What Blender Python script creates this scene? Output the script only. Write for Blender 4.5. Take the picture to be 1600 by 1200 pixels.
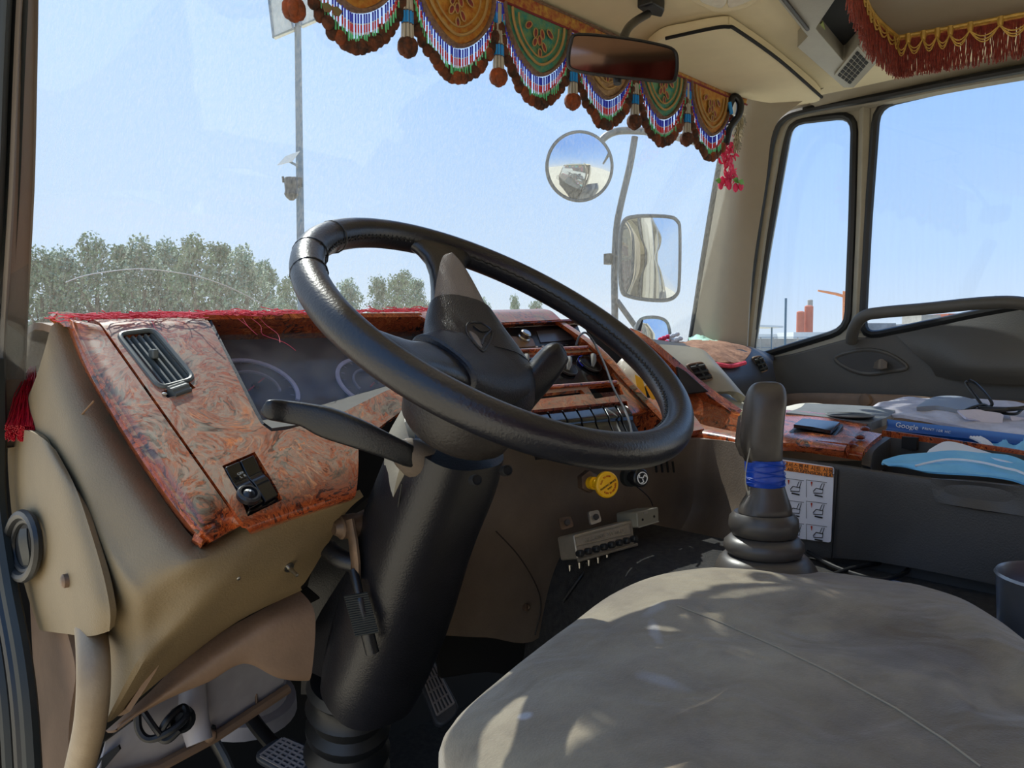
import bpy, bmesh, math, random
from math import sin, cos, pi, radians, tan, atan2, sqrt
from mathutils import Vector, Matrix, noise
random.seed(7)
V = Vector
for o in list(bpy.data.objects): bpy.data.objects.remove(o, do_unlink=True)
SC = bpy.context.scene
COL = SC.collection
def lin(c):
    c = c/255.
    return c/12.92 if c <= .04045 else ((c+.055)/1.055)**2.4
def rgb(r, g, b): return (lin(r), lin(g), lin(b), 1)
# ------------------------------------------------------------ camera (driver door, looking in; +Y is the truck's nose, +X its right)
YAW, PIT, FP, CZ = radians(44), radians(3), 1200., .85
cam = bpy.data.objects.new('camera', bpy.data.cameras.new('camera')); COL.objects.link(cam)
cam.location = (0, 0, CZ); cam.rotation_euler = (radians(90)-PIT, 0, -YAW)
cam.data.sensor_width = 36; cam.data.lens = 27; cam.data.clip_start = .01; cam.data.clip_end = 2000
SC.camera = cam
SC.view_settings.view_transform = 'Standard'; SC.view_settings.look = 'None'
SC.view_settings.exposure = .55; SC.view_settings.gamma = 1; SC.view_settings.use_curve_mapping = False
# ------------------------------------------------------------ sun and sky
SUN = V((.12, .60, .77)).normalized()
sl = bpy.data.lights.new('sun', 'SUN'); sl.energy = 5.0; sl.angle = radians(.6); sl.color = (1, .93, .80)
so = bpy.data.objects.new('sun', sl); COL.objects.link(so); so.location = (0, 0, 30)
so.rotation_euler = SUN.to_track_quat('Z', 'Y').to_euler()
w = bpy.data.worlds.new('sky'); SC.world = w; w.use_nodes = True
nt = w.node_tree; nt.nodes.clear()
def N(t, typ, **k):
    n = t.nodes.new(typ)
    for a, b in k.items(): setattr(n, a, b)
    return n
tc = N(nt, 'ShaderNodeTexCoord'); sx = N(nt, 'ShaderNodeSeparateXYZ'); nt.links.new(tc.outputs['Generated'], sx.inputs[0])
rp = N(nt, 'ShaderNodeValToRGB'); nt.links.new(sx.outputs['Z'], rp.inputs[0])
e = rp.color_ramp.elements
e[0].position = 0; e[0].color = rgb(226, 228, 230); e[1].position = .75; e[1].color = rgb(120, 172, 240)
q = e.new(.10); q.color = rgb(198, 217, 240)
q = e.new(.35); q.color = rgb(158, 197, 246)
dt = N(nt, 'ShaderNodeVectorMath', operation='DOT_PRODUCT'); nt.links.new(tc.outputs['Generated'], dt.inputs[0])
dt.inputs[1].default_value = V((-.35, .75, .45)).normalized()
mr = N(nt, 'ShaderNodeMapRange'); mr.inputs[1].default_value = .45; mr.inputs[2].default_value = 1.0; mr.inputs[4].default_value = .75
nt.links.new(dt.outputs['Value'], mr.inputs[0])
mx = N(nt, 'ShaderNodeMixRGB'); mx.inputs[2].default_value = (.72, .84, .98, 1)
nt.links.new(mr.outputs[0], mx.inputs[0]); nt.links.new(rp.outputs[0], mx.inputs[1])
bg = N(nt, 'ShaderNodeBackground'); bg.inputs[1].default_value = .95; nt.links.new(mx.outputs[0], bg.inputs[0])
wo = N(nt, 'ShaderNodeOutputWorld'); nt.links.new(bg.outputs[0], wo.inputs[0])

# ------------------------------------------------------------ pixel rays -> points on real planes
CAM = V((0, 0, CZ))
_r = V((cos(YAW), -sin(YAW), 0)); _f = V((sin(YAW)*cos(PIT), cos(YAW)*cos(PIT), -sin(PIT))); _u = V((sin(YAW)*sin(PIT), cos(YAW)*sin(PIT), cos(PIT)))
def ray(x, y): return (_f*FP + _r*(x-800) + _u*(600-y))/FP
def aX(x, y, X): d = ray(x, y); return CAM + d*(X/d.x)
def aY(x, y, Y): d = ray(x, y); return CAM + d*(Y/d.y)
def aZ(x, y, Z): d = ray(x, y); return CAM + d*((Z-CZ)/d.z)
def aD(x, y, D): return CAM + ray(x, y)*D
def on(x, y, P, n):
    d = ray(x, y); n = V(n); return CAM + d*((V(P)-CAM).dot(n)/d.dot(n))
def pr(p): q = V(p)-CAM; z = q.dot(_f); return (800+FP*q.dot(_r)/z, 600-FP*q.dot(_u)/z, z)

# ------------------------------------------------------------ materials
MATS = {}
def mat(name, c, rough=.5, metal=0, bump=.0, bs=60., var=.0, vs=8., c2=None, coat=0, spec=.5, trans=0, sheen=0, emit=0, alpha=1, coatr=.1, detail=4):
    m = bpy.data.materials.new(name); m.use_nodes = True; t = m.node_tree; b = t.nodes['Principled BSDF']
    b.inputs['Base Color'].default_value = c; b.inputs['Roughness'].default_value = rough; b.inputs['Metallic'].default_value = metal
    b.inputs['Coat Weight'].default_value = coat; b.inputs['Coat Roughness'].default_value = coatr
    b.inputs['Specular IOR Level'].default_value = spec; b.inputs['Transmission Weight'].default_value = trans
    b.inputs['Sheen Weight'].default_value = sheen; b.inputs['Sheen Roughness'].default_value = .4; b.inputs['Alpha'].default_value = alpha
    if emit: b.inputs['Emission Color'].default_value = c; b.inputs['Emission Strength'].default_value = emit
    tc = N(t, 'ShaderNodeTexCoord')
    if var or c2:
        n = N(t, 'ShaderNodeTexNoise'); n.inputs['Scale'].default_value = vs; n.inputs['Detail'].default_value = detail; n.inputs['Roughness'].default_value = .65
        t.links.new(tc.outputs['Object'], n.inputs['Vector'])
        r = N(t, 'ShaderNodeValToRGB'); r.color_ramp.elements[0].position = .35; r.color_ramp.elements[1].position = .68
        k = c2 or tuple(min(1, x*(1+var)) for x in c[:3])+(1,)
        c1 = c if c2 else tuple(x*(1-var) for x in c[:3])+(1,)
        r.color_ramp.elements[0].color = c1; r.color_ramp.elements[1].color = k
        t.links.new(n.outputs['Fac'], r.inputs[0]); t.links.new(r.outputs[0], b.inputs['Base Color'])
    if bump:
        n = N(t, 'ShaderNodeTexNoise'); n.inputs['Scale'].default_value = bs; n.inputs['Detail'].default_value = 3
        t.links.new(tc.outputs['Object'], n.inputs['Vector'])
        bp = N(t, 'ShaderNodeBump'); bp.inputs['Strength'].default_value = bump; bp.inputs['Distance'].default_value = .002
        t.links.new(n.outputs['Fac'], bp.inputs['Height']); t.links.new(bp.outputs[0], b.inputs['Normal'])
    MATS[name] = m; return m
def burl(name, dust=.5, scale=1.):
    m = bpy.data.materials.new(name); m.use_nodes = True; t = m.node_tree; b = t.nodes['Principled BSDF']; L = t.links.new
    g = N(t, 'ShaderNodeNewGeometry')
    n1 = N(t, 'ShaderNodeTexNoise'); n1.inputs['Scale'].default_value = 14*scale; n1.inputs['Detail'].default_value = 5
    n1.inputs['Distortion'].default_value = 2.5; L(g.outputs['Position'], n1.inputs['Vector'])
    mu = N(t, 'ShaderNodeVectorMath', operation='MULTIPLY_ADD'); mu.inputs[1].default_value = (.16, .16, .16)
    L(n1.outputs['Color'], mu.inputs[0]); L(g.outputs['Position'], mu.inputs[2])
    n2 = N(t, 'ShaderNodeTexNoise'); n2.inputs['Scale'].default_value = 26*scale; n2.inputs['Detail'].default_value = 9; n2.inputs['Distortion'].default_value = 1.1
    L(mu.outputs[0], n2.inputs['Vector'])
    r = N(t, 'ShaderNodeValToRGB'); E = r.color_ramp.elements
    E[0].position = .30; E[0].color = rgb(26, 14, 12); E[1].position = .68; E[1].color = rgb(216, 122, 60)
    a = E.new(.39); a.color = rgb(84, 34, 20); a = E.new(.48); a.color = rgb(178, 84, 38); a = E.new(.56); a.color = rgb(128, 50, 24)
    L(n2.outputs['Fac'], r.inputs[0])
    vo = N(t, 'ShaderNodeTexVoronoi'); vo.inputs['Scale'].default_value = 48*scale; L(mu.outputs[0], vo.inputs['Vector'])
    vr = N(t, 'ShaderNodeValToRGB'); vr.color_ramp.elements[0].position = .10; vr.color_ramp.elements[0].color = (.16, .13, .2, 1)
    vr.color_ramp.elements[1].position = .30; vr.color_ramp.elements[1].color = (1, 1, 1, 1); L(vo.outputs['Distance'], vr.inputs[0])
    mm = N(t, 'ShaderNodeMixRGB', blend_type='MULTIPLY'); mm.inputs[0].default_value = .75; L(r.outputs[0], mm.inputs[1]); L(vr.outputs[0], mm.inputs[2])
    # desert dust and painted-in sun haze over the lacquer, patchy, strongest on upward faces
    sp = N(t, 'ShaderNodeSeparateXYZ'); L(g.outputs['Normal'], sp.inputs[0])
    m1 = N(t, 'ShaderNodeMapRange'); m1.inputs[1].default_value = .45; m1.inputs[2].default_value = .78; L(sp.outputs['Z'], m1.inputs[0])
    n3 = N(t, 'ShaderNodeTexNoise'); n3.inputs['Scale'].default_value = 38; n3.inputs['Detail'].default_value = 7; n3.inputs['Distortion'].default_value = 1.0; L(mu.outputs[0], n3.inputs['Vector'])
    m2 = N(t, 'ShaderNodeMapRange'); m2.inputs[1].default_value = .36; m2.inputs[2].default_value = .62; m2.inputs[3].default_value = .22; L(n3.outputs['Fac'], m2.inputs[0])
    pm = N(t, 'ShaderNodeMath', operation='MULTIPLY'); L(m1.outputs[0], pm.inputs[0]); L(m2.outputs[0], pm.inputs[1])
    pd = N(t, 'ShaderNodeMath', operation='MULTIPLY'); pd.inputs[1].default_value = dust; L(pm.outputs[0], pd.inputs[0])
    mx = N(t, 'ShaderNodeMixRGB'); mx.inputs[2].default_value = rgb(142, 132, 108); L(pd.outputs[0], mx.inputs[0]); L(mm.outputs[0], mx.inputs[1])
    L(mx.outputs[0], b.inputs['Base Color'])
    rr = N(t, 'ShaderNodeMapRange'); rr.inputs[3].default_value = .22; rr.inputs[4].default_value = .62; L(pd.outputs[0], rr.inputs[0]); L(rr.outputs[0], b.inputs['Roughness'])
    b.inputs['Coat Weight'].default_value = .35; b.inputs['Coat Roughness'].default_value = .22
    MATS[name] = m; return m
def glassmat(name, tint, dust=.06, gloss=.05, streak=(60, 60, 4)):
    m = bpy.data.materials.new(name); m.use_nodes = True; t = m.node_tree; t.nodes.clear(); L = t.links.new
    o = N(t, 'ShaderNodeOutputMaterial'); tr = N(t, 'ShaderNodeBsdfTransparent'); tr.inputs[0].default_value = tint
    gl = N(t, 'ShaderNodeBsdfGlossy'); gl.inputs['Roughness'].default_value = .02
    fr = N(t, 'ShaderNodeLayerWeight'); pw = N(t, 'ShaderNodeMath', operation='POWER'); pw.inputs[1].default_value = 5; L(fr.outputs['Facing'], pw.inputs[0])
    fr.inputs['Blend'].default_value = .5
    fm = N(t, 'ShaderNodeMath', operation='MULTIPLY_ADD'); fm.inputs[1].default_value = .6*gloss; fm.inputs[2].default_value = .035*gloss; L(pw.outputs[0], fm.inputs[0])
    a = N(t, 'ShaderNodeMixShader'); L(fm.outputs[0], a.inputs[0]); L(tr.outputs[0], a.inputs[1]); L(gl.outputs[0], a.inputs[2])
    tl = N(t, 'ShaderNodeBsdfTranslucent'); tl.inputs[0].default_value = rgb(225, 222, 210); df = N(t, 'ShaderNodeBsdfDiffuse'); df.inputs[0].default_value = rgb(225, 222, 210); td = N(t, 'ShaderNodeMixShader'); td.inputs[0].default_value = .5; L(tl.outputs[0], td.inputs[1]); L(df.outputs[0], td.inputs[2])
    g = N(t, 'ShaderNodeTexCoord'); mp = N(t, 'ShaderNodeMapping'); mp.inputs['Scale'].default_value = streak; L(g.outputs['Object'], mp.inputs[0])
    n = N(t, 'ShaderNodeTexNoise'); n.inputs['Scale'].default_value = 1.6; n.inputs['Detail'].default_value = 6; n.inputs['Roughness'].default_value = .7; L(mp.outputs[0], n.inputs['Vector'])
    r = N(t, 'ShaderNodeMapRange'); r.inputs[1].default_value = .42; r.inputs[2].default_value = .72; r.inputs[3].default_value = dust*.45; r.inputs[4].default_value = dust*2.0; L(n.outputs['Fac'], r.inputs[0])
    c = N(t, 'ShaderNodeMixShader'); L(r.outputs[0], c.inputs[0]); L(a.outputs[0], c.inputs[1]); L(td.outputs[0], c.inputs[2]); L(c.outputs[0], o.inputs[0])
    MATS[name] = m; return m
M_burl = burl('burl', .72)
M_burlg = burl('burl_gloss', .25, .9)
M_tan = mat('tan_plastic', rgb(126, 108, 78), .55, bump=.35, bs=420, var=.10, vs=6)
M_tan2 = mat('tan_plastic_worn', rgb(124, 100, 80), .6, bump=.2, bs=240, var=.16, vs=9)
M_brown = mat('brown_grey_plastic', rgb(104, 92, 80), .48, bump=.25, bs=300, var=.18, vs=7)
M_grey = mat('dark_grey_plastic', rgb(62, 60, 58), .5, bump=.25, bs=400, var=.10, vs=10)
M_door = mat('door_grey_plastic', rgb(84, 81, 76), .5, bump=.2, bs=300, var=.07, vs=6)
M_lgrey = mat('light_grey_plastic', rgb(156, 150, 134), .45, bump=.15, bs=300, var=.08, vs=9)
M_cream = mat('cream_headliner', rgb(226, 211, 174), .8, bump=.25, bs=600, var=.06, vs=4)
M_pillar = mat('pillar_trim', rgb(150, 138, 116), .6, bump=.15, bs=400, var=.06, vs=5)
M_rubber = mat('black_rubber', rgb(24, 26, 28), .45, bump=.1, bs=200, var=.2, vs=12)
M_seal = mat('door_seal_rubber', rgb(34, 38, 36), .6, var=.2, vs=6); M_vent = mat('vent_grey', rgb(84, 88, 84), .45)
M_black = mat('black_plastic', rgb(22, 23, 26), .36, bump=.2, bs=500, var=.25, vs=14)
M_gloss = mat('gloss_black', rgb(16, 17, 19), .12, var=.2, vs=20)
M_leather = mat('black_leather', rgb(20, 21, 28), .34, bump=.22, bs=330, var=.3, vs=16, spec=.6)
M_worn = mat('worn_black_leather', rgb(50, 45, 42), .45, bump=.3, bs=260, var=.4, vs=24)
M_shroud = mat('column_shroud', rgb(27, 27, 31), .33, bump=.2, bs=380, var=.25, vs=9)
M_hub = mat('hub_vinyl', rgb(27, 29, 36), .40, bump=.45, bs=520, var=.12, vs=10)
M_insert = mat('grey_insert', rgb(116, 108, 102), .42, bump=.4, bs=600, var=.08)
M_seat = None
M_carpet = mat('black_carpet', rgb(30, 30, 32), .95, bump=1.0, bs=700, c2=rgb(52, 51, 50), vs=90)
M_metalw = mat('pale_painted_metal', rgb(160, 156, 158), .45, var=.2, vs=7)
M_rust = mat('rusty_metal', rgb(84, 70, 58), .5, metal=.5, c2=rgb(124, 100, 80), vs=30, bump=.3)
M_steel = mat('steel', rgb(170, 168, 162), .28, metal=1, var=.1)
M_chrome = mat('chrome', rgb(225, 225, 225), .08, metal=1)
M_zinc = mat('zinc_casting', rgb(176, 168, 152), .45, metal=.7, bump=.4, bs=200, var=.15, vs=20)
M_yellow = mat('yellow_plastic', rgb(250, 196, 22), .35, c2=rgb(244, 176, 14), vs=60)
M_blue = mat('blue_tape', rgb(18, 66, 170), .32, var=.15, vs=40, bump=.3, bs=120)
M_mirror = mat('mirror_glass', rgb(228, 232, 236), .015, metal=1)
M_darkmirror = mat('tinted_mirror_glass', rgb(124, 104, 98), .05, metal=1)
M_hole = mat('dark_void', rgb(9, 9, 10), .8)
M_white = mat('white_paper', rgb(236, 236, 234), .6, var=.03)
M_orange = mat('orange_print', rgb(232, 132, 48), .6)
M_ink = mat('black_ink', rgb(20, 20, 22), .6)
M_green = mat('green_bead', rgb(96, 200, 140), .25)
M_red = mat('red_bead', rgb(190, 40, 48), .25)
M_bblue = mat('blue_bead', rgb(40, 50, 190), .25)
M_cblue = mat('sky_blue_bead', rgb(40, 140, 214), .25)
M_wbead = mat('pearl_bead', rgb(176, 170, 158), .25)
M_pom = mat('brown_pompom', rgb(58, 34, 20), .8, c2=rgb(150, 74, 30), vs=45, bump=.6, bs=160)
M_gold = mat('gold_braid', rgb(200, 160, 74), .45, metal=.25, bump=.5, bs=300, var=.2, vs=60)
M_redf = mat('dark_red_fringe', rgb(108, 32, 28), .45, c2=rgb(156, 66, 50), vs=140, sheen=.3)
M_pinkf = mat('crimson_yarn', rgb(206, 36, 66), .6, c2=rgb(236, 96, 110), vs=60)
M_tinsel = mat('red_tinsel', rgb(170, 14, 30), .3, c2=rgb(120, 8, 22), vs=60)
M_petal = mat('pink_petal', rgb(220, 44, 92), .6)
M_leaf = mat('green_leaf', rgb(98, 160, 60), .5)
M_silver = mat('silver_tinsel', rgb(190, 182, 160), .25, metal=.6, var=.2, vs=50)
M_cloth = mat('brown_velour_cloth', rgb(168, 126, 100), .9, c2=rgb(120, 84, 66), vs=34, bump=1, bs=120)
M_mint = mat('mint_tissue', rgb(180, 224, 206), .8)
M_mask = mat('blue_mask_fabric', rgb(128, 196, 236), .8, bump=.25, bs=500, c2=rgb(104, 180, 230), vs=14)
M_maskw = mat('white_mask_fabric', rgb(214, 222, 234), .85, bump=.2, bs=500)
M_bookb = mat('blue_book_cover', rgb(18, 82, 160), .4)
M_foam = mat('worn_silver_sheet', rgb(176, 172, 178), .5, c2=rgb(206, 204, 214), vs=22, bump=.4, bs=80)
M_cable = mat('cable', rgb(20, 22, 26), .4)
M_sticker = mat('sticker_white', rgb(214, 214, 222), .5)
M_bark = mat('bark', rgb(92, 78, 62), .9)
M_pole = mat('painted_steel_pole', rgb(88, 112, 128), .5, var=.1, vs=2)
M_lamp = mat('floodlight_glass', rgb(206, 206, 196), .3, var=.08, vs=6)
M_bag = mat('clear_plastic_bag', rgb(220, 214, 196), .25, var=.1, vs=40)
M_concrete = mat('concrete', rgb(170, 162, 150), .8, var=.1, vs=1)
M_silo = mat('terracotta_silo', rgb(196, 112, 84), .8, var=.1, vs=.3)
M_crane = mat('orange_crane', rgb(224, 140, 84), .7)
M_farwhite = mat('white_sheet_roof', rgb(224, 224, 220), .7)
M_ground = mat('sand_ground', rgb(206, 192, 164), .95, var=.08, vs=.15)
M_road = mat('asphalt', rgb(150, 150, 146), .9, var=.06, vs=1)
M_gsh = mat('windscreen_clear', rgb(200, 200, 200))
G_wind = glassmat('windscreen_glass', (.86, .90, .93, 1), .085, .8, (150, 150, 14))
G_side = glassmat('side_window_glass', (.82, .88, .94, 1), .018, .9)
G_lens = None

# ------------------------------------------------------------ mesh builder
def cr(p0, p1, p2, p3, t):
    return .5*((2*p1)+(p2-p0)*t+(2*p0-5*p1+4*p2-p3)*t*t+(3*p1-p0-3*p2+p3)*t**3)
def smooth(pts, n=6, closed=False):
    pts = [V(p) for p in pts]; out = []; m = len(pts)
    for i in range(m if closed else m-1):
        if closed: a, b, c, d = pts[i-1], pts[i], pts[(i+1) % m], pts[(i+2) % m]
        else: a, b, c, d = pts[max(i-1, 0)], pts[i], pts[i+1], pts[min(i+2, m-1)]
        for k in range(n): out.append(cr(a, b, c, d, k/n))
    if not closed: out.append(pts[-1])
    return out
def lerp(a, b, t): return a+(b-a)*t
class MB:
    def __init__(s): s.b = bmesh.new()
    def face(s, vs):
        try: return s.b.faces.new(vs)
        except ValueError: return None
    def rings(s, R, caps=True, closed=True):
        L = [[s.b.verts.new(p) for p in r] for r in R]; n = len(L[0])
        for a, b in zip(L, L[1:]):
            for i in range(n if closed else n-1): s.face((a[i], a[(i+1) % n], b[(i+1) % n], b[i]))
        if caps and closed: s.face(L[0][::-1]); s.face(L[-1])
        return s
    def box(s, c, sz, m=None):
        c = V(c); h = V(sz)/2; m = m or Matrix.Identity(3); v = []
        for x in (-1, 1):
            for y in (-1, 1):
                for z in (-1, 1): v.append(s.b.verts.new(c+m@V((x*h.x, y*h.y, z*h.z))))
        for f in ((0, 1, 3, 2), (4, 6, 7, 5), (0, 4, 5, 1), (2, 3, 7, 6), (0, 2, 6, 4), (1, 5, 7, 3)): s.face([v[i] for i in f])
        return s
    def tube(s, pts, r, seg=12, caps=True, up=None, ry=None, closed=False):
        pts = [V(p) for p in pts]; n = len(pts); R = []
        if not hasattr(r, '__len__'): r = [r]*n
        if ry is None: ry = r
        elif not hasattr(ry, '__len__'): ry = [ry]*n
        prev = None
        for i, p in enumerate(pts):
            if closed: t = (pts[(i+1) % n]-pts[i-1]).normalized()
            else: t = (pts[min(i+1, n-1)]-pts[max(i-1, 0)]).normalized()
            if up is not None: a = V(up)
            else: a = prev if prev is not None else (V((0, 0, 1)) if abs(t.z) < .9 else V((1, 0, 0)))
            a = (a-t*a.dot(t)).normalized(); prev = a; b = t.cross(a)
            R.append([p+a*(ry[i]*cos(2*pi*k/seg))+b*(r[i]*sin(2*pi*k/seg)) for k in range(seg)])
        if closed: R.append(R[0]); return s.rings_closed(R)
        return s.rings(R, caps)
    def rings_closed(s, R):
        R = R[:-1]; L = [[s.b.verts.new(p) for p in r] for r in R]; n = len(L[0]); m = len(L)
        for j in range(m):
            a, b = L[j], L[(j+1) % m]
            for i in range(n): s.face((a[i], a[(i+1) % n], b[(i+1) % n], b[i]))
        return s
    def lathe(s, o, ax, prof, seg=24, caps=True):
        o = V(o); ax = V(ax).normalized(); a = (V((0, 0, 1)) if abs(ax.z) < .9 else V((1, 0, 0))); a = (a-ax*a.dot(ax)).normalized(); b = ax.cross(a)
        return s.rings([[o+ax*h+(a*cos(2*pi*k/seg)+b*sin(2*pi*k/seg))*max(r, 1e-5) for k in range(seg)] for h, r in prof], caps)
    def ball(s, c, r, seg=10, ax=(0, 0, 1)):
        if not hasattr(r, '__len__'): r = (r, r, r)
        c = V(c); R = []
        for j in range(seg//2+1):
            t = pi*j/(seg//2); t = min(max(t, .04), pi-.04)
            R.append([c+V((r[0]*sin(t)*cos(2*pi*k/seg), r[1]*sin(t)*sin(2*pi*k/seg), -r[2]*cos(t))) for k in range(seg)])
        return s.rings(R)
    def plate(s, pts, th=.01, n=None, away=True, holes=()):
        pts = [V(p) for p in pts]
        if n is None:
            n = V((0, 0, 0)); c = sum(pts, V())/len(pts)
            for a, b in zip(pts, pts[1:]+pts[:1]): n += (a-c).cross(b-c)
            n.normalize()
            if n.dot(CAM-c) < 0: n = -n
        n = V(n); d = -n*th if away else n*th
        if not holes:
            a = [s.b.verts.new(p) for p in pts]; b = [s.b.verts.new(p+d) for p in pts]
            s.face(a); s.face(b[::-1]); m = len(a)
            for i in range(m): s.face((a[i], b[i], b[(i+1) % m], a[(i+1) % m]))
            return s
        for dd in (V((0, 0, 0)), d):
            es = []
            for loop in [pts]+[list(h) for h in holes]:
                vs = [s.b.verts.new(V(p)+dd) for p in loop]
                es += [s.b.edges.new((vs[i], vs[(i+1) % len(vs)])) for i in range(len(vs))]
            bmesh.ops.triangle_fill(s.b, edges=es, use_beauty=True, use_dissolve=False)
        for loop in [pts]+[list(h) for h in holes]:
            a = [s.b.verts.new(V(p)) for p in loop]; b = [s.b.verts.new(V(p)+d) for p in loop]; m = len(a)
            for i in range(m): s.face((a[i], b[i], b[(i+1) % m], a[(i+1) % m]))
        bmesh.ops.remove_doubles(s.b, verts=s.b.verts, dist=1e-6)
        return s
    def patch(s, rows, nu=6, nv=6, th=.008, flip=False, disp=None):
        rows = [smooth(r, nu) for r in rows]; cols = len(rows[0])
        G = [smooth([r[j] for r in rows], nv) for j in range(cols)]
        m = len(G[0]); P = [[G[j][i] for j in range(cols)] for i in range(m)]
        Nn = [[None]*cols for _ in range(m)]; acc = 0
        for i in range(m):
            for j in range(cols):
                du = P[i][min(j+1, cols-1)]-P[i][max(j-1, 0)]; dv = P[min(i+1, m-1)][j]-P[max(i-1, 0)][j]
                n = du.cross(dv); n = n.normalized() if n.length > 1e-9 else V((0, 0, 1)); Nn[i][j] = n; acc += n.dot((CAM-P[i][j]).normalized())
        sg = 1 if acc > 0 else -1
        if flip: sg = -sg
        if disp:
            for i in range(m):
                for j in range(cols): P[i][j] = P[i][j]+Nn[i][j]*sg*disp(P[i][j])
        A = [[s.b.verts.new(P[i][j]) for j in range(cols)] for i in range(m)]
        B = [[s.b.verts.new(P[i][j]-Nn[i][j]*sg*th) for j in range(cols)] for i in range(m)]
        for i in range(m-1):
            for j in range(cols-1):
                s.face((A[i][j], A[i][j+1], A[i+1][j+1], A[i+1][j])); s.face((B[i][j], B[i+1][j], B[i+1][j+1], B[i][j+1]))
        for j in range(cols-1):
            s.face((A[0][j], B[0][j], B[0][j+1], A[0][j+1])); s.face((A[-1][j], A[-1][j+1], B[-1][j+1], B[-1][j]))
        for i in range(m-1):
            s.face((A[i][0], A[i+1][0], B[i+1][0], B[i][0])); s.face((A[i][-1], B[i][-1], B[i+1][-1], A[i+1][-1]))
        return s
def fin(ob, ang=38):
    me = ob.data; b = bmesh.new(); b.from_mesh(me)
    bmesh.ops.recalc_face_normals(b, faces=b.faces)
    for f in b.faces: f.smooth = True
    for e_ in b.edges:
        e_.smooth = not (len(e_.link_faces) != 2 or e_.calc_face_angle(0) > radians(ang))
    b.to_mesh(me); b.free()
def obj(name, mb, m, parent=None, bevel=0, subd=0, ang=38, cuts=None):
    me = bpy.data.meshes.new(name); mb.b.normal_update()
    vs = [v.co for v in mb.b.verts]
    lo = V((min(v.x for v in vs), min(v.y for v in vs), min(v.z for v in vs))); hi = V((max(v.x for v in vs), max(v.y for v in vs), max(v.z for v in vs)))
    c = (lo+hi)/2; bmesh.ops.translate(mb.b, verts=mb.b.verts, vec=-c)
    mb.b.to_mesh(me); mb.b.free(); me.materials.append(MATS[m] if isinstance(m, str) else m)
    o = bpy.data.objects.new(name, me); COL.objects.link(o); o.location = c
    bpy.context.view_layer.update()
    fin(o, ang)
    if cuts:
        tmp = []
        for cm in cuts:
            cm_me = bpy.data.meshes.new('cutter'); bmesh.ops.recalc_face_normals(cm.b, faces=cm.b.faces); cm.b.to_mesh(cm_me); cm.b.free()
            co = bpy.data.objects.new('cutter', cm_me); COL.objects.link(co); tmp.append(co)
            md = o.modifiers.new('cut', 'BOOLEAN'); md.operation = 'DIFFERENCE'; md.solver = 'EXACT'; md.use_self = True; md.object = co
        bpy.context.view_layer.update()
        ev = o.evaluated_get(bpy.context.evaluated_depsgraph_get()); nm = bpy.data.meshes.new_from_object(ev)
        o.modifiers.clear(); o.data = nm; nm.name = name
        for co in tmp: bpy.data.objects.remove(co, do_unlink=True)
        fin(o, ang)
    if parent is not None:
        o.parent = parent; w = V(parent['_w'])
        o.location = c-w
    o['_w'] = tuple(c)
    if bevel:
        bv = o.modifiers.new('bevel', 'BEVEL'); bv.width = bevel; bv.segments = 3; bv.limit_method = 'ANGLE'; bv.angle_limit = radians(35)
    if subd:
        sd = o.modifiers.new('subsurf', 'SUBSURF'); sd.levels = subd; sd.render_levels = subd
    return o
def tag(o, label=None, cat=None, group=None, kind=None):
    if label: o['label'] = label
    if cat: o['category'] = cat
    if group: o['group'] = group
    if kind: o['kind'] = kind
    return o
def thing(name, loc, label, cat, group=None):
    o = bpy.data.objects.new(name, None); COL.objects.link(o); o.location = loc; o.empty_display_size = .05; o['_w'] = tuple(loc)
    return tag(o, label, cat, group)
def struct(name, mb, m, **k):
    return tag(obj(name, mb, m, **k), kind='structure')
def text(name, s, size, P, xdir, ydir, m, parent, depth=.0006, align='CENTER', spx=1.0):
    cu = bpy.data.curves.new(name, 'FONT'); cu.body = s; cu.size = size; cu.align_x = align; cu.align_y = 'CENTER'; cu.extrude = depth; cu.space_character = spx
    t = bpy.data.objects.new(name, cu); COL.objects.link(t); bpy.context.view_layer.update()
    me = bpy.data.meshes.new_from_object(t.evaluated_get(bpy.context.evaluated_depsgraph_get())); bpy.data.objects.remove(t, do_unlink=True)
    x = V(xdir).normalized(); y = V(ydir); y = (y-x*y.dot(x)).normalized(); z = x.cross(y)
    R = Matrix((x, y, z)).transposed(); me.transform(R.to_4x4()); me.materials.clear(); me.materials.append(m)
    o = bpy.data.objects.new(name, me); COL.objects.link(o); o.parent = parent
    o.location = V(P)-V(parent['_w']); o['_w'] = tuple(P); return o
def rrect(c, ax, ay, w, h, r, n=4):
    c = V(c); ax = V(ax).normalized(); ay = V(ay).normalized(); out = []
    for (sx_, sy_, a0) in ((1, 1, 0), (-1, 1, 90), (-1, -1, 180), (1, -1, 270)):
        for k in range(n+1):
            a = radians(a0+90*k/n); out.append(c+ax*(sx_*(w/2-r)+r*cos(a))+ay*(sy_*(h/2-r)+r*sin(a)))
    return out
def rpoly(pts, r=.01, n=3):
    pts = [V(p) for p in pts]; out = []; m = len(pts)
    for i in range(m):
        a, b, c = pts[i-1], pts[i], pts[(i+1) % m]; d1 = (a-b); d2 = (c-b); rr = min(r, d1.length*.45, d2.length*.45)
        p = b+d1.normalized()*rr; q_ = b+d2.normalized()*rr
        for k in range(n+1):
            t = k/n; out.append(p*(1-t)**2+b*2*t*(1-t)+q_*t*t)
    return out
# ============================================================ SHELL OF THE CAB
XL, XR = .232, 2.2
nF = V((0, -1, 1.3)).normalized()
def fas(x, y, off=0.):                       # the sloping dash fascia plane
    d = ray(x, y); t = (.76+1.3*(CZ-.65)-sqrt(2.69)*off)/(d.y-1.3*d.z); return CAM+d*t
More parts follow.
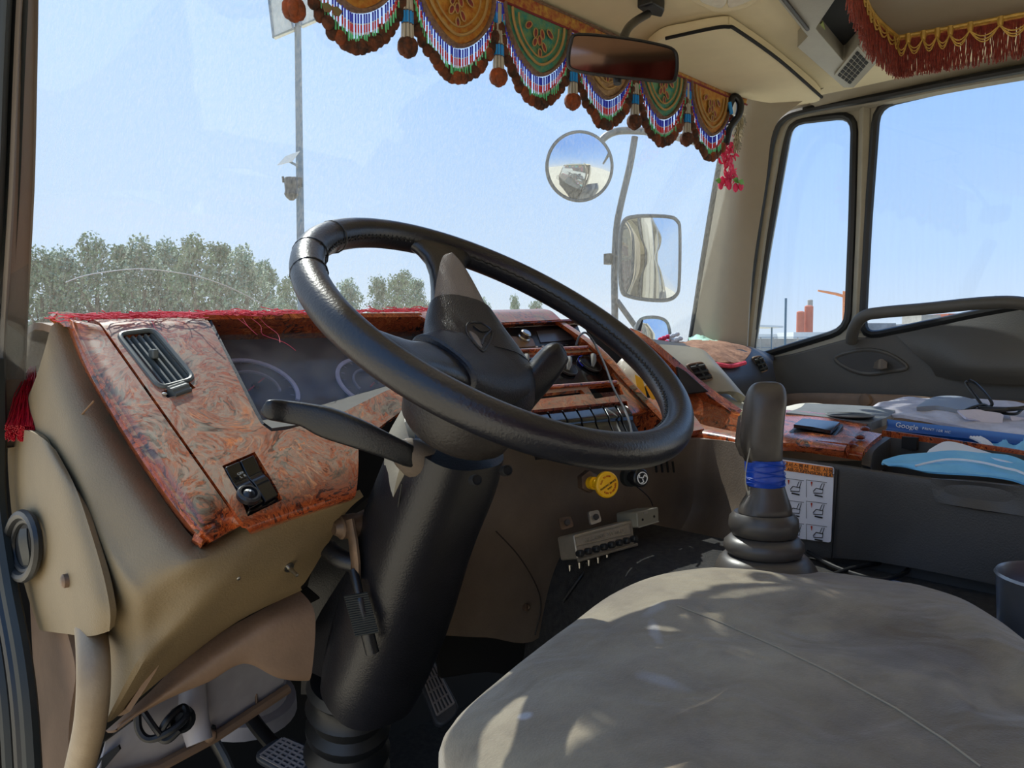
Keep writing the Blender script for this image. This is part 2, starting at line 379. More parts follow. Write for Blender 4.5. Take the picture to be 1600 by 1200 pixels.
# floor and engine hump
m = MB().box((1.2, .35, -.02), (2.1, 2.1, .04)); struct('floor', m, M_carpet)
hump = MB().patch([[(.955, 1.0, .0), (.965, 1.0, .30), (.985, .98, .45), (1.04, .98, .50), (1.12, .98, .50), (1.22, .98, .50)],
                   [(.935, .80, .0), (.945, .80, .30), (.965, .80, .45), (1.01, .80, .50), (1.12, .80, .50), (1.22, .80, .50)],
                   [(.82, .5, .0), (.83, .5, .30), (.86, .5, .47), (.93, .5, .50), (1.10, .5, .50), (1.22, .5, .50)],
                   [(.80, -.6, .0), (.82, -.6, .30), (.87, -.6, .47), (.96, -.6, .50), (1.10, -.6, .50), (1.22, -.6, .50)]], 6, 6, .01)
struct('trim_1', hump, M_carpet)
# front wall of the footwell
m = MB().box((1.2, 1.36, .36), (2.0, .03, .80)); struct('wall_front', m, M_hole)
# body below the dash in white paint (cab step wall beside the clutch)
m = MB().patch([[aD(160, 1105, 1.0), aD(215, 1080, 1.02), aD(300, 1035, 1.08), aD(430, 1010, 1.18)],
                [aD(165, 1160, .99), aD(245, 1128, 1.03), aD(330, 1085, 1.10), aD(440, 1040, 1.20)],
                [aD(150, 1215, .98), aD(240, 1196, 1.05), aD(330, 1150, 1.12), aD(445, 1075, 1.22)]], 5, 4, .006)
wall_left = struct('wall_left', m, M_metalw)
m = MB().tube([aD(150, 1225, .97), aD(245, 1200, 1.04), aD(335, 1152, 1.11), aD(450, 1076, 1.21)], .008, 8); struct('trim_2', m, M_tan2)
# passenger door: panel, two panes, mullion
def pX(l, X=XR): return [aX(x, y, X) for x, y in l]
up = [(1196, 560), (1240, 552), (1330, 527), (1350, 527), (1420, 515), (1545, 488), (1575, 481), (1640, 470), (1920, 430)]
door = thing('door_1', (XR, .6, .1), None, None); door['kind'] = 'structure'
m = MB().plate(pX(up+[(1920, 700), (1920, 900), (1196, 900)]), .05); dp = obj('door_panel', m, M_door, door, bevel=.006)
# shaped relief on the door: upper pad bulging over the crease, lower pocket
rows = [[aX(1400, 524, XR-.002), aX(1470, 508, XR-.006), aX(1550, 492, XR-.010), aX(1640, 478, XR-.012), aX(1900, 450, XR-.012)],
        [aX(1425, 548, XR-.010), aX(1480, 540, XR-.035), aX(1550, 534, XR-.042), aX(1640, 530, XR-.042), aX(1900, 520, XR-.042)],
        [aX(1452, 572, XR-.014), aX(1500, 574, XR-.052), aX(1560, 576, XR-.060), aX(1640, 576, XR-.060), aX(1900, 576, XR-.060)],
        [aX(1462, 588, XR-.004), aX(1510, 596, XR-.03), aX(1560, 600, XR-.034), aX(1640, 602, XR-.034), aX(1900, 606, XR-.034)]]
obj('door_pad', MB().patch(rows, 6, 6, .012), M_door, door)
rows = [[aX(1196, 618, XR-.004), aX(1260, 614, XR-.03), aX(1380, 616, XR-.04), aX(1500, 622, XR-.04), aX(1640, 628, XR-.04), aX(1900, 640, XR-.04)],
        [aX(1196, 630, XR-.012), aX(1260, 626, XR-.05), aX(1380, 628, XR-.06), aX(1500, 634, XR-.06), aX(1640, 640, XR-.06), aX(1900, 655, XR-.06)],
        [aX(1196, 720, XR-.012), aX(1260, 720, XR-.05), aX(1380, 720, XR-.06), aX(1500, 720, XR-.06), aX(1640, 730, XR-.06), aX(1900, 770, XR-.06)]]
obj('door_pocket', MB().patch(rows, 5, 4, .01), M_tan2, door)
# inner latch in its almond recess
almond = smooth([aX(x, y, XR-.002) for x, y in ((1305, 560), (1330, 550), (1362, 547), (1392, 555), (1417, 574), (1390, 580), (1355, 584), (1325, 576))], 5, True)
lr = obj('latch_surround', MB().tube(almond, .006, 8, closed=True), M_door, door)
obj('latch_recess', MB().plate(almond, .003, away=False), M_grey, door)
obj('latch_pull', MB().patch([[aX(1366, 566, XR-.010), aX(1376, 561, XR-.03), aX(1386, 566, XR-.03)], [aX(1364, 575, XR-.010), aX(1375, 577, XR-.03), aX(1386, 575, XR-.028)]], 4, 4, .008), M_brown, door)
cr_ = aX(1352, 625, XR-.062)
obj('knob', MB().lathe(cr_+V((.012, 0, 0)), (-1, 0, 0), [(0, .016), (.014, .018), (.020, .015), (.022, .006), (.022, 0)], 20), M_tan2, door)
# grab bar over the sill
bar = smooth([aX(1330, 534, XR-.02), aX(1335, 512, XR-.045), aX(1350, 494, XR-.06), aX(1380, 488, XR-.06), aX(1450, 482, XR-.06), (aX(1530, 474, XR-.06)), aX(1590, 473, XR-.045), aX(1640, 486, XR-.01)], 6)
obj('grab_bar', MB().tube(bar, .016, 12), M_door, door)
# window frames of the door (rubber and painted mullion)
def ring(outer, w_, th, X): return MB().tube(rpoly(pX(outer, X), .05, 4), w_, 8, closed=True, up=(1, 0, 0), ry=th)
v1 = [(1233, 190), (1336, 178), (1332, 340), (1325, 515), (1172, 562), (1196, 400)]
v2 = [(1370, 164), (1480, 138), (1660, 104), (1830, 68), (1830, 446), (1660, 468), (1545, 487), (1347, 528), (1356, 350)]
for k, (v_, nm) in enumerate(((v1, 'window_1'), (v2, 'window_2'))):
    g = struct(nm, MB().plate(rpoly(pX(v_, XR+.012), .04, 4), .005), G_side)
    fr = obj('window_frame', ring(v_, .012, .012, XR+.006), M_rubber, g)
fo = [(1160, 600), (1180, 450), (1200, 300), (1213, 205), (1232, 178), (1262, 168), (1370, 148), (1520, 117), (1700, 80), (1920, 30), (1920, 480), (1700, 500), (1545, 500), (1350, 545), (1240, 566), (1196, 580)]
obj('window_surround', MB().plate(pX(fo, XR+.004), .03, n=(-1, 0, 0), holes=[rpoly(pX(v1, XR+.004), .04, 4), rpoly(pX(v2, XR+.004), .04, 4)]), M_lgrey, door)
m = MB().tube([aX(1352, 150, XR), aX(1347, 330, XR+.002), aX(1338, 520, XR+.004)], .016, 4, up=(1, 0, 0), ry=.012); struct('trim_3', m, M_lgrey, bevel=.003)
# door aperture seal on the A pillar side, and header over the door
sealR = [aX(1150, 620, XR-.03), aX(1163, 520, XR-.03), aX(1178, 400, XR-.03), aX(1196, 280, XR-.03), aX(1208, 215, XR-.03), aX(1224, 186, XR-.03), aX(1260, 172, XR-.03), aX(1370, 152, XR-.03), aX(1500, 126, XR-.03), aX(1680, 92, XR-.03), aX(1900, 46, XR-.03)]
struct('trim_4', MB().tube(smooth(sealR, 5), .011, 8), M_rubber)
inner = [aX(1160, 625, XR), aX(1172, 520, XR), aX(1187, 400, XR), aX(1206, 280, XR), aX(1220, 210, XR), aX(1236, 184, XR), aX(1270, 172, XR), aX(1370, 156, XR), aX(1500, 130, XR), aX(1680, 98, XR), aX(1900, 52, XR)]
struct('trim_5', MB().tube(smooth(inner, 5), .020, 8), M_lgrey)
# right A pillar trim
rows = [[aD(1076, 560, 2.42), aD(1120, 560, 2.32), aD(1166, 560, 2.28)],
        [aD(1098, 430, 2.38), aD(1135, 430, 2.29), aD(1175, 430, 2.26)],
        [aD(1122, 290, 2.32), aD(1155, 290, 2.24), aD(1196, 290, 2.23)],
        [aD(1138, 200, 2.22), aD(1165, 200, 2.17), aD(1208, 205, 2.17)],
        [aD(1148, 150, 2.16), aD(1185, 150, 2.10), aD(1240, 168, 2.10)],
        [aD(1155, 100, 2.10), aD(1200, 100, 2.05), aD(1300, 130, 2.05)]]
struct('wall_right', MB().patch(rows, 6, 6, .03), M_pillar)
struct('trim_6', MB().tube(smooth([aD(1060, 640, 2.45), aD(1080, 530, 2.43), aD(1100, 400, 2.39), aD(1122, 270, 2.34), aD(1140, 180, 2.26), aD(1146, 150, 2.20)], 5), .010, 8), M_rubber)
# left A pillar and the door aperture seal below it
def pl_(x, y): return aX(x, y, XL)
rows = [[aX(x-14, y, XL-.006), aX(x-5, y, XL), aX(x, y, XL+.012)] for x, y in ((48, -120), (40, -10), (34, 120), (27, 300), (18, 450), (12, 560), (11, 640), (14, 700))]
struct('wall_back', MB().patch(rows, 4, 4, .04), mat('left_pillar_trim', rgb(112, 100, 86), .6, bump=.15, bs=400))
bpy.data.objects['wall_back'].name = 'trim_7'
rows = [[aX(x-60, y, XL-.03), aX(x-30, y, XL-.02), aX(x-16, y, XL-.01)] for x, y in ((42, -120), (36, -10), (30, 120), (23, 300), (14, 450), (8, 560), (7, 640))]
struct('trim_8', MB().patch(rows, 4, 4, .03), M_seal)
for k, (dx, r_, mt) in enumerate(((0, .011, M_seal), (-16, .009, M_rubber), (-34, .010, M_seal), (-54, .012, M_rubber), (-75, .012, M_seal))):
    pts = smooth([aX(x+dx, y, XL-.004*k-.012) for x, y in ((-6, 560), (-4, 660), (-4, 780), (12, 900), (34, 1020), (46, 1120), (54, 1260))], 6)
    struct('trim_%d' % (9+k), MB().tube(pts, r_, 8), mt)
# windscreen
WS = [[(XL-.02, 1.24, .80), (.55, 1.42, .80), (1.2, 1.50, .80), (1.8, 1.44, .80), (2.16, 1.36, .80)],
      [(XL-.02, 1.17, 1.02), (.55, 1.34, 1.03), (1.2, 1.41, 1.03), (1.8, 1.36, 1.03), (2.13, 1.30, 1.03)],
      [(XL-.02, 1.09, 1.28), (.55, 1.24, 1.30), (1.2, 1.31, 1.30), (1.8, 1.26, 1.30), (2.08, 1.22, 1.30)],
      [(XL-.02, .98, 1.55), (.55, 1.12, 1.58), (1.2, 1.19, 1.60), (1.8, 1.15, 1.60), (2.02, 1.12, 1.58)]]
wsc = struct('window_3', MB().patch(WS, 8, 6, .006), G_wind)
from mathutils.bvhtree import BVHTree
def bvh_of(o):
    b = bmesh.new(); b.from_mesh(o.data); off = V(o['_w']); bmesh.ops.translate(b, verts=b.verts, vec=off); t = BVHTree.FromBMesh(b); b.free(); return t
def hit(t, x, y, lift=.001):
    d = ray(x, y).normalized(); h = t.ray_cast(CAM, d)
    return (h[0]+h[1]*(lift if h[1].dot(d) < 0 else -lift)) if h[0] else None
TW = bvh_of(wsc)
for arc_ in (((102, 441), (130, 431), (170, 424), (220, 420), (270, 425), (320, 435), (365, 452), (408, 474)),):
    ps = [hit(TW, x, y, .001) for x, y in arc_]; ps = [p for p in ps if p]
    if len(ps) > 2: obj('pale_arc', MB().tube(smooth(ps, 5), .0009, 5), mat('arc_white', rgb(214, 222, 226), .8), wsc)  # thin pale arc laid on the glass
# roof: one flat headliner rounding off at the front corner
ZR = 1.535
outl = [aZ(640, -76, ZR), aZ(800, -3, ZR), aZ(955, 63, ZR), aZ(1060, 111, ZR), aZ(1150, 154, ZR), aZ(1200, 165, ZR), aZ(1240, 167, ZR), aZ(1290, 162, ZR), V((2.16, .80, ZR)), V((2.16, -.70, ZR)), V((XL-.02, -.70, ZR)), V((XL-.02, .98, ZR)), V((.6, 1.06, ZR))]
cl = struct('ceiling', MB().plate(outl, .04, n=(0, 0, -1)), M_cream, bevel=.012)
rows = [[(2.10, 1.02, 1.535), (2.12, .86, 1.535), (2.13, .4, 1.535), (2.13, -.25, 1.535)], [(2.165, 1.0, 1.52), (2.175, .86, 1.52), (2.185, .4, 1.52), (2.185, -.25, 1.52)],
        [aX(1225, 176, 2.19), aX(1300, 163, 2.19), aX(1480, 130, 2.19), aX(1900, 44, 2.19)]]
struct('trim_14', MB().patch([[V(p) for p in r] for r in rows], 5, 4, .02), M_pillar)
# dark gasket where the headliner meets the windscreen
struct('trim_15', MB().tube([aZ(640, -78, ZR-.012), aZ(800, -6, ZR-.012), aZ(955, 61, ZR-.012), aZ(1060, 109, ZR-.012), aZ(1150, 152, ZR-.012)], .012, 8), M_rubber)
# sun visor folded flat against the headliner
vz = thing('sun_visor', (1.75, .9, 1.50), 'cream padded sun visor folded up against the cream headliner, behind the inside mirror', 'sun visor')
pts = smooth([aZ(x, y, 1.508) for x, y in ((1030, 63), (1075, 52), (1112, 45), (1136, 43), (1152, 50), (1218, 96), (1282, 152), (1250, 163), (1200, 161), (1145, 148), (1060, 112), (1010, 90))], 4, True)
obj('visor_pad', MB().plate(pts, .024, n=(0, 0, -1)), M_cream, vz, bevel=.008)
pts = [aZ(x, y, 1.504) for x, y in ((1040, 60), (1112, 44.5), (1138, 42), (1153, 48), (1219, 95), (1284, 152))]
obj('gap_shade', MB().tube(smooth(pts, 5), .004, 6), M_hole, vz)  # dark line standing in for the shadow gap round the visor
# map lamp
lz = thing('map_lamp', aZ(1132, -2, 1.53), 'clear twin map lamp in a pale bezel at the top edge of the headliner', 'lamp')
pts = smooth([aZ(x, y, 1.522) for x, y in ((1070, -6), (1098, 12), (1120, 20), (1150, 17), (1176, 8), (1200, -20), (1160, -40), (1100, -30))], 4, True)
obj('bezel', MB().plate(pts, .014, n=(0, 0, -1)), M_cream, lz, bevel=.004)
for l in (((1092, 0), (1108, 9), (1128, 13), (1136, -2), (1125, -25), (1098, -18)), ((1138, 12), (1160, 7), (1182, -6), (1160, -22), (1140, -10))):
    obj('lamp_lens', MB().plate(smooth([aZ(x, y, 1.519) for x, y in l], 3, True), .004, n=(0, 0, -1)), M_bag, lz, bevel=.002)
# overhead console frame with an open pocket and a speaker grille
oz = thing('overhead_console', aZ(1290, 60, 1.5), 'pale grey overhead console frame with an open dark pocket and a square-holed grille', 'overhead console')
zc = 1.497
fr = [aZ(x, y, zc) for x, y in ((1175, -50), (1262, 57), (1246, 74), (1318, 137), (1334, 137), (1372, 96), (1440, 30), (1420, -60))]
hl = [aZ(x, y, zc) for x, y in ((1274, 45), (1318, 96), (1350, 62), (1352, -20), (1318, -20))]
obj('console_frame', MB().plate(fr, .036, n=(0, 0, -1), holes=[rpoly(hl, .012, 3)]), M_lgrey, oz, bevel=.002)
hb = [aZ(x, y, zc+.034) for x, y in ((1264, 44), (1318, 106), (1362, 62), (1362, -30), (1300, -30))]
obj('pocket_liner', MB().plate(hb, .003, n=(0, 0, -1)), M_hole, oz)
obj('pocket_tag', MB().plate([aZ(x, y, zc+.02) for x, y in ((1277, 43), (1286, 34), (1290, 50), (1288, 64), (1281, 55))], .003, n=(0, 0, -1)), mat('lime_card', rgb(176, 190, 110), .6), oz)
obj('console_rib', MB().tube([aZ(1186, -50, zc-.003), aZ(1262, 46, zc-.003)], .004, 6), M_grey, oz)
g0, g1, g2, g3 = [aZ(x, y, zc-.004) for x, y in ((1303, 118), (1329, 136), (1362, 97), (1340, 72))]
holes = []
gr = obj('speaker_grille', MB().plate(rpoly([g0, g1, g2, g3], .006, 2), .006, n=(0, 0, -1)), M_lgrey, oz, bevel=.001)
mh = MB()
for i in range(4):
    for j in range(7):
        u_, v_ = (i+.5)/4, (j+.5)/7.
        c = lerp(lerp(g0, g1, .1+.8*u_), lerp(g3, g2, .1+.8*u_), .06+.88*v_)
        du = (g1-g0)*.075; dv = (g3-g0)*.042
        mh.plate([c-du-dv, c+du-dv, c+du+dv, c-du+dv], .0015, n=(0, 0, -1), away=False)
obj('grille_holes', mh, M_hole, gr)
# ============================================================ DASHBOARD
dash = thing('dashboard', (.9, 1.0, .45), 'long dashboard in dusty burl wood trim over tan and grey plastic, behind the steering wheel', 'dashboard')
def away(p, k): return CAM+(p-CAM)*(1+k/(p-CAM).length)
def ridgeZ(X): return .874+.037*(X-.26)/.75
SL = sqrt(1+1.3**2)
def fp(X, s, off=0.):                        # point on the fascia: X across, s metres down the slope from the ridge
    z = ridgeZ(X)-s/SL; y = .76+1.3*(z-.65); return V((X, y, z))+nF*off
def prof(X, s1, roll=True):                  # ridge to lower edge, with soft roll at both ends
    r = [fp(X, 0)+V((0, .10, -.012)), fp(X, 0)+V((0, .05, .004)), fp(X, 0)+V((0, .012, .002)), fp(X, .02), fp(X, s1*.35), fp(X, s1*.7), fp(X, s1-.03)]
    if roll: e0 = fp(X, s1); r += [e0+V((0, -.0, -.002)), e0+V((0, .006, -.028)), e0+V((0, .022, -.046))]
    return r
def sl(X, px, py):                           # slope length at which the fascia passes a pixel
    p = fas(px, py); return (ridgeZ(X)-p.z)*SL
def cutp(l, dep=.2, off=.05, f=fas):
    b = [f(x, y) for x, y in l]; return MB().plate([p+nF*off for p in b], dep, n=nF)
sA = .372; sB = .36
cols = [.352, .40, .45, .52, .60, .70, .80, .90, 1.0, 1.1, 1.19]
rows = []
P_ = []
for X in cols:
    s1 = (.372 if X < .56 else .372-.0*(X-.56))
    s1 = .365-.03*min(1, (X-.35)/.25) if X < .6 else (.335 if X < .85 else .37)
    P_.append((X, s1))
def Xg(s): return lerp(.300, .353, min(max(s/.36, 0), 1.1))
def sbot(X): return .011+(min(.362, sl(X, 378, 824)) if X < .4 else lerp(sl(.352, 378, 822), sl(.51, 560, 764), min(1, (X-.352)/.16)) if X < .86 else .315)
rows = []
for i in range(12):
    r = []
    for j, (X, _) in enumerate(P_):
        sb_ = sbot(X)
        s_, n_o, y_o, z_o = [(0, 0, .10, -.012), (0, 0, .05, .004), (0, 0, .012, .002), (.02, 0, 0, 0), (sb_*.35, 0, 0, 0), (sb_*.6, 0, 0, 0), (sb_-.075, 0, 0, 0), (sb_-.045, -.001, 0, 0), (sb_-.020, -.006, 0, 0), (sb_-.006, -.013, 0, 0), (sb_-.001, -.023, 0, 0), (sb_+.001, -.036, 0, 0)][i]
        x = Xg(s_) if j == 0 else (lerp(Xg(s_), .45, .5) if j == 1 else X)
        r.append(away(fp(x, s_), -n_o*1.3)+V((0, y_o, z_o)))
    rows.append(r)
m = MB().patch(rows, 3, 4, .007)
# cut-outs
cl_c = [(304, 492), (322, 492.5), (480, 491), (652, 490), (668, 500), (672, 520), (668, 585), (652, 592), (600, 612), (520, 652), (445, 672), (424, 674), (408, 662), (398, 645)]
k1 = cutp(cl_c[1:], .25)
k2 = cutp([(186, 524), (240, 516), (302, 592), (252, 606)], .2)
k3 = cutp([(252, 612), (296, 597), (306, 606), (262, 622)], .2)
k4 = cutp([(347, 728), (398, 706), (442, 778), (389, 802)], .2, .08)
k5 = cutp([(783, 504), (900, 498), (918, 540), (800, 546)], .2)
k6 = cutp([(796, 556), (937, 549), (965, 594), (812, 606)], .2)
k7 = cutp([(832, 617), (908, 609), (914, 615), (838, 624)], .03, .012)
k8 = cutp([(918, 604), (967, 600), (975, 616), (930, 623)], .03, .012)
k9 = cutp([(830, 641), (980, 626), (1000, 690), (846, 700)], .2)
k10 = MB().plate([fas(x, y)+nF*.1 for x, y in ((560, 694), (600, 662), (700, 590), (765, 560), (800, 640), (855, 712), (855, 1000), (562, 1000))], .4, n=nF)
obj('burl_fascia', m, M_burl, dash, cuts=[k1, k2, k3, k4, k5, k6, k7, k8, k9, k10])
# outer burl strip left of the seam, rolling over to the door side
ridge = [(98, 498, .276), (122, 560, .286), (160, 632, .297), (215, 722, .309), (268, 800, .318), (300, 838, .324), (322, 851, .330)]
A = [aX(x, y, X) for x, y, X in ridge]
Af = smooth(A, 8)
R = [[fp(.300, 0)+V((0, .06, .0)), fp(.292, 0)+V((0, .06, -.001)), fp(.284, 0)+V((0, .06, -.004)), fp(.278, 0)+V((0, .06, -.010)), A[0]+V((0, .05, -.012))]]
for t in (.0, .07, .2, .35, .5, .65, .78, .88, .95, 1.0):
    s_ = lerp(.004, sl(.352, 371, 822), t); G_ = fp(Xg(s_)-.0035, s_); a_ = Af[int(t*(len(Af)-1))]
    rb_ = .018 if t == 1 else .008 if t > .9 else .002 if t > .84 else 0; G_ = away(G_, rb_*1.3)
    q_ = pr(a_); pe = fas(q_[0]+3, q_[1]-1)
    R.append([G_]+[away(lerp(G_, pe, u_), b_*1.3) for u_, b_ in ((.30, rb_), (.55, .0015+rb_), (.74, .0055+rb_), (.88, .012+rb_*.7))]+[away(a_, .024)])
R[0] = [fp(.298, 0)+V((0, .05, 0))]+[lerp(fp(.298, 0)+V((0, .05, 0)), A[0]+V((0, .05, -.004)), u_)+V((0, 0, b_)) for u_, b_ in ((.28, .002), (.55, .004), (.78, .004), (.92, .002))]+[A[0]+V((0, .05, -.004))]
R.append([p+V((0, .03, .002)) for p in R[-1]])
obj('burl_side_strip', MB().patch([[V(p) for p in r] for r in R], 4, 3, .010), M_burl, dash)
# the left end and underside body in tan plastic
A = [p-nF*.005+V((.004, 0, 0)) for p in A]; A[-1] = aX(324, 838, .345)
B = [aX(x, y, X) for x, y, X in ((82, 508, .264), (100, 570, .270), (137, 646, .276), (186, 733, .284), (236, 815, .292), (275, 860, .300), (304, 874, .312))]
Cc = [aX(x, y, X) for x, y, X in ((70, 545, .256), (75, 590, .256), (105, 670, .256), (140, 750, .258), (180, 840, .264), (225, 905, .272), (270, 926, .298))]
D = [aX(x, y, X) for x, y, X in ((58, 585, .256), (50, 625, .254), (72, 690, .252), (112, 745, .252), (152, 840, .254), (200, 935, .262), (242, 982, .290))]
E_ = [aX(x, y, X) for x, y, X in ((40, 640, .270), (38, 660, .266), (60, 700, .262), (92, 752, .262), (140, 860, .262), (168, 985, .268), (180, 1020, .290))]
f_ = lambda X, o_: away(fp(X, sbot(X)+o_), .045)
fr1 = [f_(.375, -.022), f_(.42, -.010), f_(.47, .001), f_(.507, .001)]
fr2 = [aY(372, 858, .806), aY(430, 838, .815), aY(490, 817, .83), aY(540, 802, .845)]
fr3 = [aD(340, 912, .83), aD(400, 900, .88), aD(460, 880, .93), aD(508, 858, .99)]
fr4 = [aD(300, 965, .84), aD(360, 945, .90), aD(420, 925, .95), aD(480, 905, 1.0)]
fr5 = [aD(205, 1050, .83), aD(262, 1022, .88), aD(330, 985, .93), aD(395, 952, .97), aD(470, 917, 1.01)]
fr6 = [aD(165, 1128, .87), aD(200, 1105, .90), aD(272, 1045, .95), aD(370, 972, .99), aD(472, 922, 1.02)]
E_[-1] = fr5[0]; E_[-2] = aX(165, 1000, .268)
F_ = [aX(x, y, .270) for x, y in ((44, 720), (66, 780), (95, 850), (125, 940), (148, 1030), (158, 1085))]
obj('lower_body', MB().patch([A+fr1, B+fr2, Cc+fr3, D+fr4, E_+fr5[1:], F_+fr6], 5, 6, .010), M_tan, dash)
sc = [[aD(172, 985, .88), aD(215, 984, .87), aD(262, 990, .86)], [aD(168, 1040, .93), aD(205, 1040, .92), aD(240, 1040, .88)], [aD(160, 1120, .92), aD(180, 1118, .91), aD(196, 1108, .88)]]
obj('knee_recess', MB().patch(sc, 5, 5, .006), M_tan2, dash)
# dark gap and hanging lower cover
gp = [[aD(150, 1140, .96), aD(260, 1058, 1.0), aD(350, 990, 1.04), aD(480, 918, 1.06)], [aD(160, 1160, .98), aD(275, 1075, 1.02), aD(370, 1005, 1.06), aD(500, 935, 1.09)]]
obj('cover_gap', MB().patch(gp, 4, 2, .003), M_hole, dash)
lc = [[aD(165, 1142, .93), aD(235, 1080, .95), aD(292, 1022, .97), aD(350, 985, .99), aD(410, 952, 1.01), aD(468, 922, 1.04)],
      [aD(180, 1140, .92), aD(248, 1090, .93), aD(312, 1045, .95), aD(372, 1005, .97), aD(430, 975, .99), aD(492, 960, 1.02)],
      [aD(200, 1126, .93), aD(262, 1092, .94), aD(325, 1064, .96), aD(380, 1036, .98), aD(430, 1050, 1.0), aD(487, 1052, 1.03)],
      [aD(205, 1124, .95), aD(270, 1088, .96), aD(330, 1062, .98), aD(382, 1030, 1.0), aD(440, 1060, 1.02), aD(478, 1064, 1.05)]]
obj('lower_cover', MB().patch(lc, 6, 6, .004), M_tan2, dash)
# toggle switches below the burl
for (bx, by), (tx, ty) in (((357, 891), (379, 898)), ((448, 883), (470, 895))):
    b = aD(bx, by, .868 if bx < 400 else .925); t = b+(aD(tx, ty, .868 if bx < 400 else .925)-b)+V((-.01, -.014, 0))
    d = (t-b).normalized()
    o = obj('toggle_switch', MB().lathe(b-d*.006, d, [(0, .009), (.006, .009), (.006, .0065), (.012, .0065), (.012, .003), (.03, .0022), (.031, 0)], 12), M_steel, dash)
# fuse-side cover with the round demister hole
fc = [[aX(14, 676, .246), aX(40, 672, .244), aX(66, 684, .243), aX(88, 704, .248)],
      [aX(12, 720, .244), aX(45, 718, .240), aX(85, 730, .238), aX(118, 762, .246)],
      [aX(18, 800, .244), aX(55, 800, .238), aX(105, 810, .236), aX(144, 838, .246)],
      [aX(30, 880, .244), aX(70, 880, .238), aX(125, 886, .236), aX(163, 905, .246)],
      [aX(46, 940, .244), aX(90, 945, .238), aX(140, 946, .236), aX(172, 955, .246)],
      [aX(62, 985, .246), aX(100, 990, .240), aX(140, 994, .238), aX(171, 986, .248)]]
obj('fuse_cover', MB().patch(fc, 6, 6, .008), M_tan, dash)
oc = aX(45, 852, .236); a1 = aX(45, 802, .236)-oc; a2 = aX(70, 852, .236)-oc
el = lambda k, off=0.: [oc+V((-off, 0, 0))+a1*k*cos(2*pi*i/28)+a2*k*sin(2*pi*i/28) for i in range(28)]
dv = obj('demister_outlet', MB().tube(el(1.0, .008), .0065, 8, closed=True), M_rubber, dash)
obj('outlet_ring', MB().tube(el(.80, .004), .0045, 8, closed=True), M_rubber, dv)
obj('outlet_core', MB().plate(el(.76, .003), .004), M_hole, dv)
obj('outlet_flap', MB().patch([[oc+a1*.55+V((-.010, 0, 0)), oc+a1*.2+a2*.12+V((-.014, 0, 0)), oc-a1*.35+a2*.1+V((-.010, 0, 0)), oc-a1*.6+V((-.006, 0, 0))], [oc+a1*.55+a2*.2+V((-.006, 0, 0)), oc+a1*.2+a2*.35+V((-.008, 0, 0)), oc-a1*.3+a2*.38+V((-.006, 0, 0)), oc-a1*.6+a2*.2+V((-.004, 0, 0))]], 4, 3, .002), M_seal, dv)
sc_ = aX(100, 908, .232); obj('trim_screw', MB().lathe(sc_, (-1, 0, 0), [(-.004, .008), (.001, .008), (.003, .005), (.003, 0)], 14), M_rust, dash)
# pillar foot trim below
pf = [[aX(46, 930, .262), aX(75, 960, .258), aX(104, 985, .258)], [aX(52, 1040, .262), aX(78, 1045, .258), aX(118, 1050, .262)],
      [aX(58, 1120, .262), aX(78, 1122, .258), aX(108, 1130, .262)], [aX(62, 1240, .262), aX(84, 1240, .258), aX(106, 1240, .262)]]
obj('pillar_foot_trim', MB().patch(pf, 5, 5, .012), M_tan2, dash)
hd = thing('grab_handle', aX(135, 1200, .24), 'tan moulded grab handle running down beside the door opening, below the end of the dashboard', 'grab handle')
hp = smooth([aX(136, 960, .262), aX(142, 985, .252), aX(146, 1030, .240), aX(146, 1080, .236), aX(141, 1130, .236), aX(130, 1180, .238), aX(112, 1250, .244)], 5)
obj('handle_bar', MB().tube(hp, [.016]*3+[.0165]*(len(hp)-3), 16), mat('handle_tan', rgb(134, 115, 90), .5, bump=.2, bs=300, c2=rgb(152, 134, 108), vs=12), hd)
rc = [[aX(60, 985, .262), aX(95, 985, .264)], [aX(96, 1010, .264), aX(118, 1040, .268)]]
# seam above the end panel
obj('seam', MB().tube(smooth([aX(147, 626, .279), aX(122, 655, .268), aX(97, 690, .258)], 4), .0012, 6), mat('seam_tan', rgb(120, 90, 60), .6), dash)
# ---- left air vent (slats, tilt tab) and its thumbwheel
va = [fas(x, y) for x, y in ((183, 522), (240, 515), (304, 592), (250, 607))]
av = obj('air_vent', MB().tube(rpoly(va, .012, 4), .0034, 8, closed=True), M_vent, dash)
obj('vent_well', MB().plate([p-nF*.030 for p in va], .003), M_hole, av)
for k in range(6):
    t = (k+.35)/5.7
    a = lerp(va[0], va[1], t); b = lerp(va[3], va[2], t); d = (b-a).normalized(); sd = (va[1]-va[0]).normalized()
    if 0 < k: obj('vent_slat', MB().plate([a+d*.004-nF*.002, b-d*.004-nF*.002, b-d*.004-nF*.020-sd*.004, a+d*.004-nF*.020-sd*.004], .0026, n=sd), M_vent, av)
cc = fas(240, 553, .003); obj('tilt_tab', MB().box(cc, (.008, .016, .012)), M_vent, av, bevel=.002)
tw = [fas(x, y) for x, y in ((252, 612), (296, 597), (306, 606), (262, 622))]
tv = obj('thumbwheel_slot', MB().plate([p-nF*.006 for p in tw], .004), M_hole, dash)
ax_ = (tw[1]-tw[0]).normalized(); c = (tw[0]+tw[2])/2-nF*.006
mw = MB(); R_ = []
for k in range(40):
    a = 2*pi*k/40; r = .011+(.0014 if k % 4 < 2 else 0); R_.append((r, a))
e_a = nF; e_b = ax_.cross(nF)
mw.rings([[c+ax_*h+(e_a*cos(a)+e_b*sin(a))*r for r, a in R_] for h in (-.012, .012)])
obj('thumbwheel', mw, M_vent, tv)
obj('trim_screw', MB().lathe(fas(257, 616), nF, [(0, .003), (.001, .003), (.0015, 0)], 10), M_steel, dash)
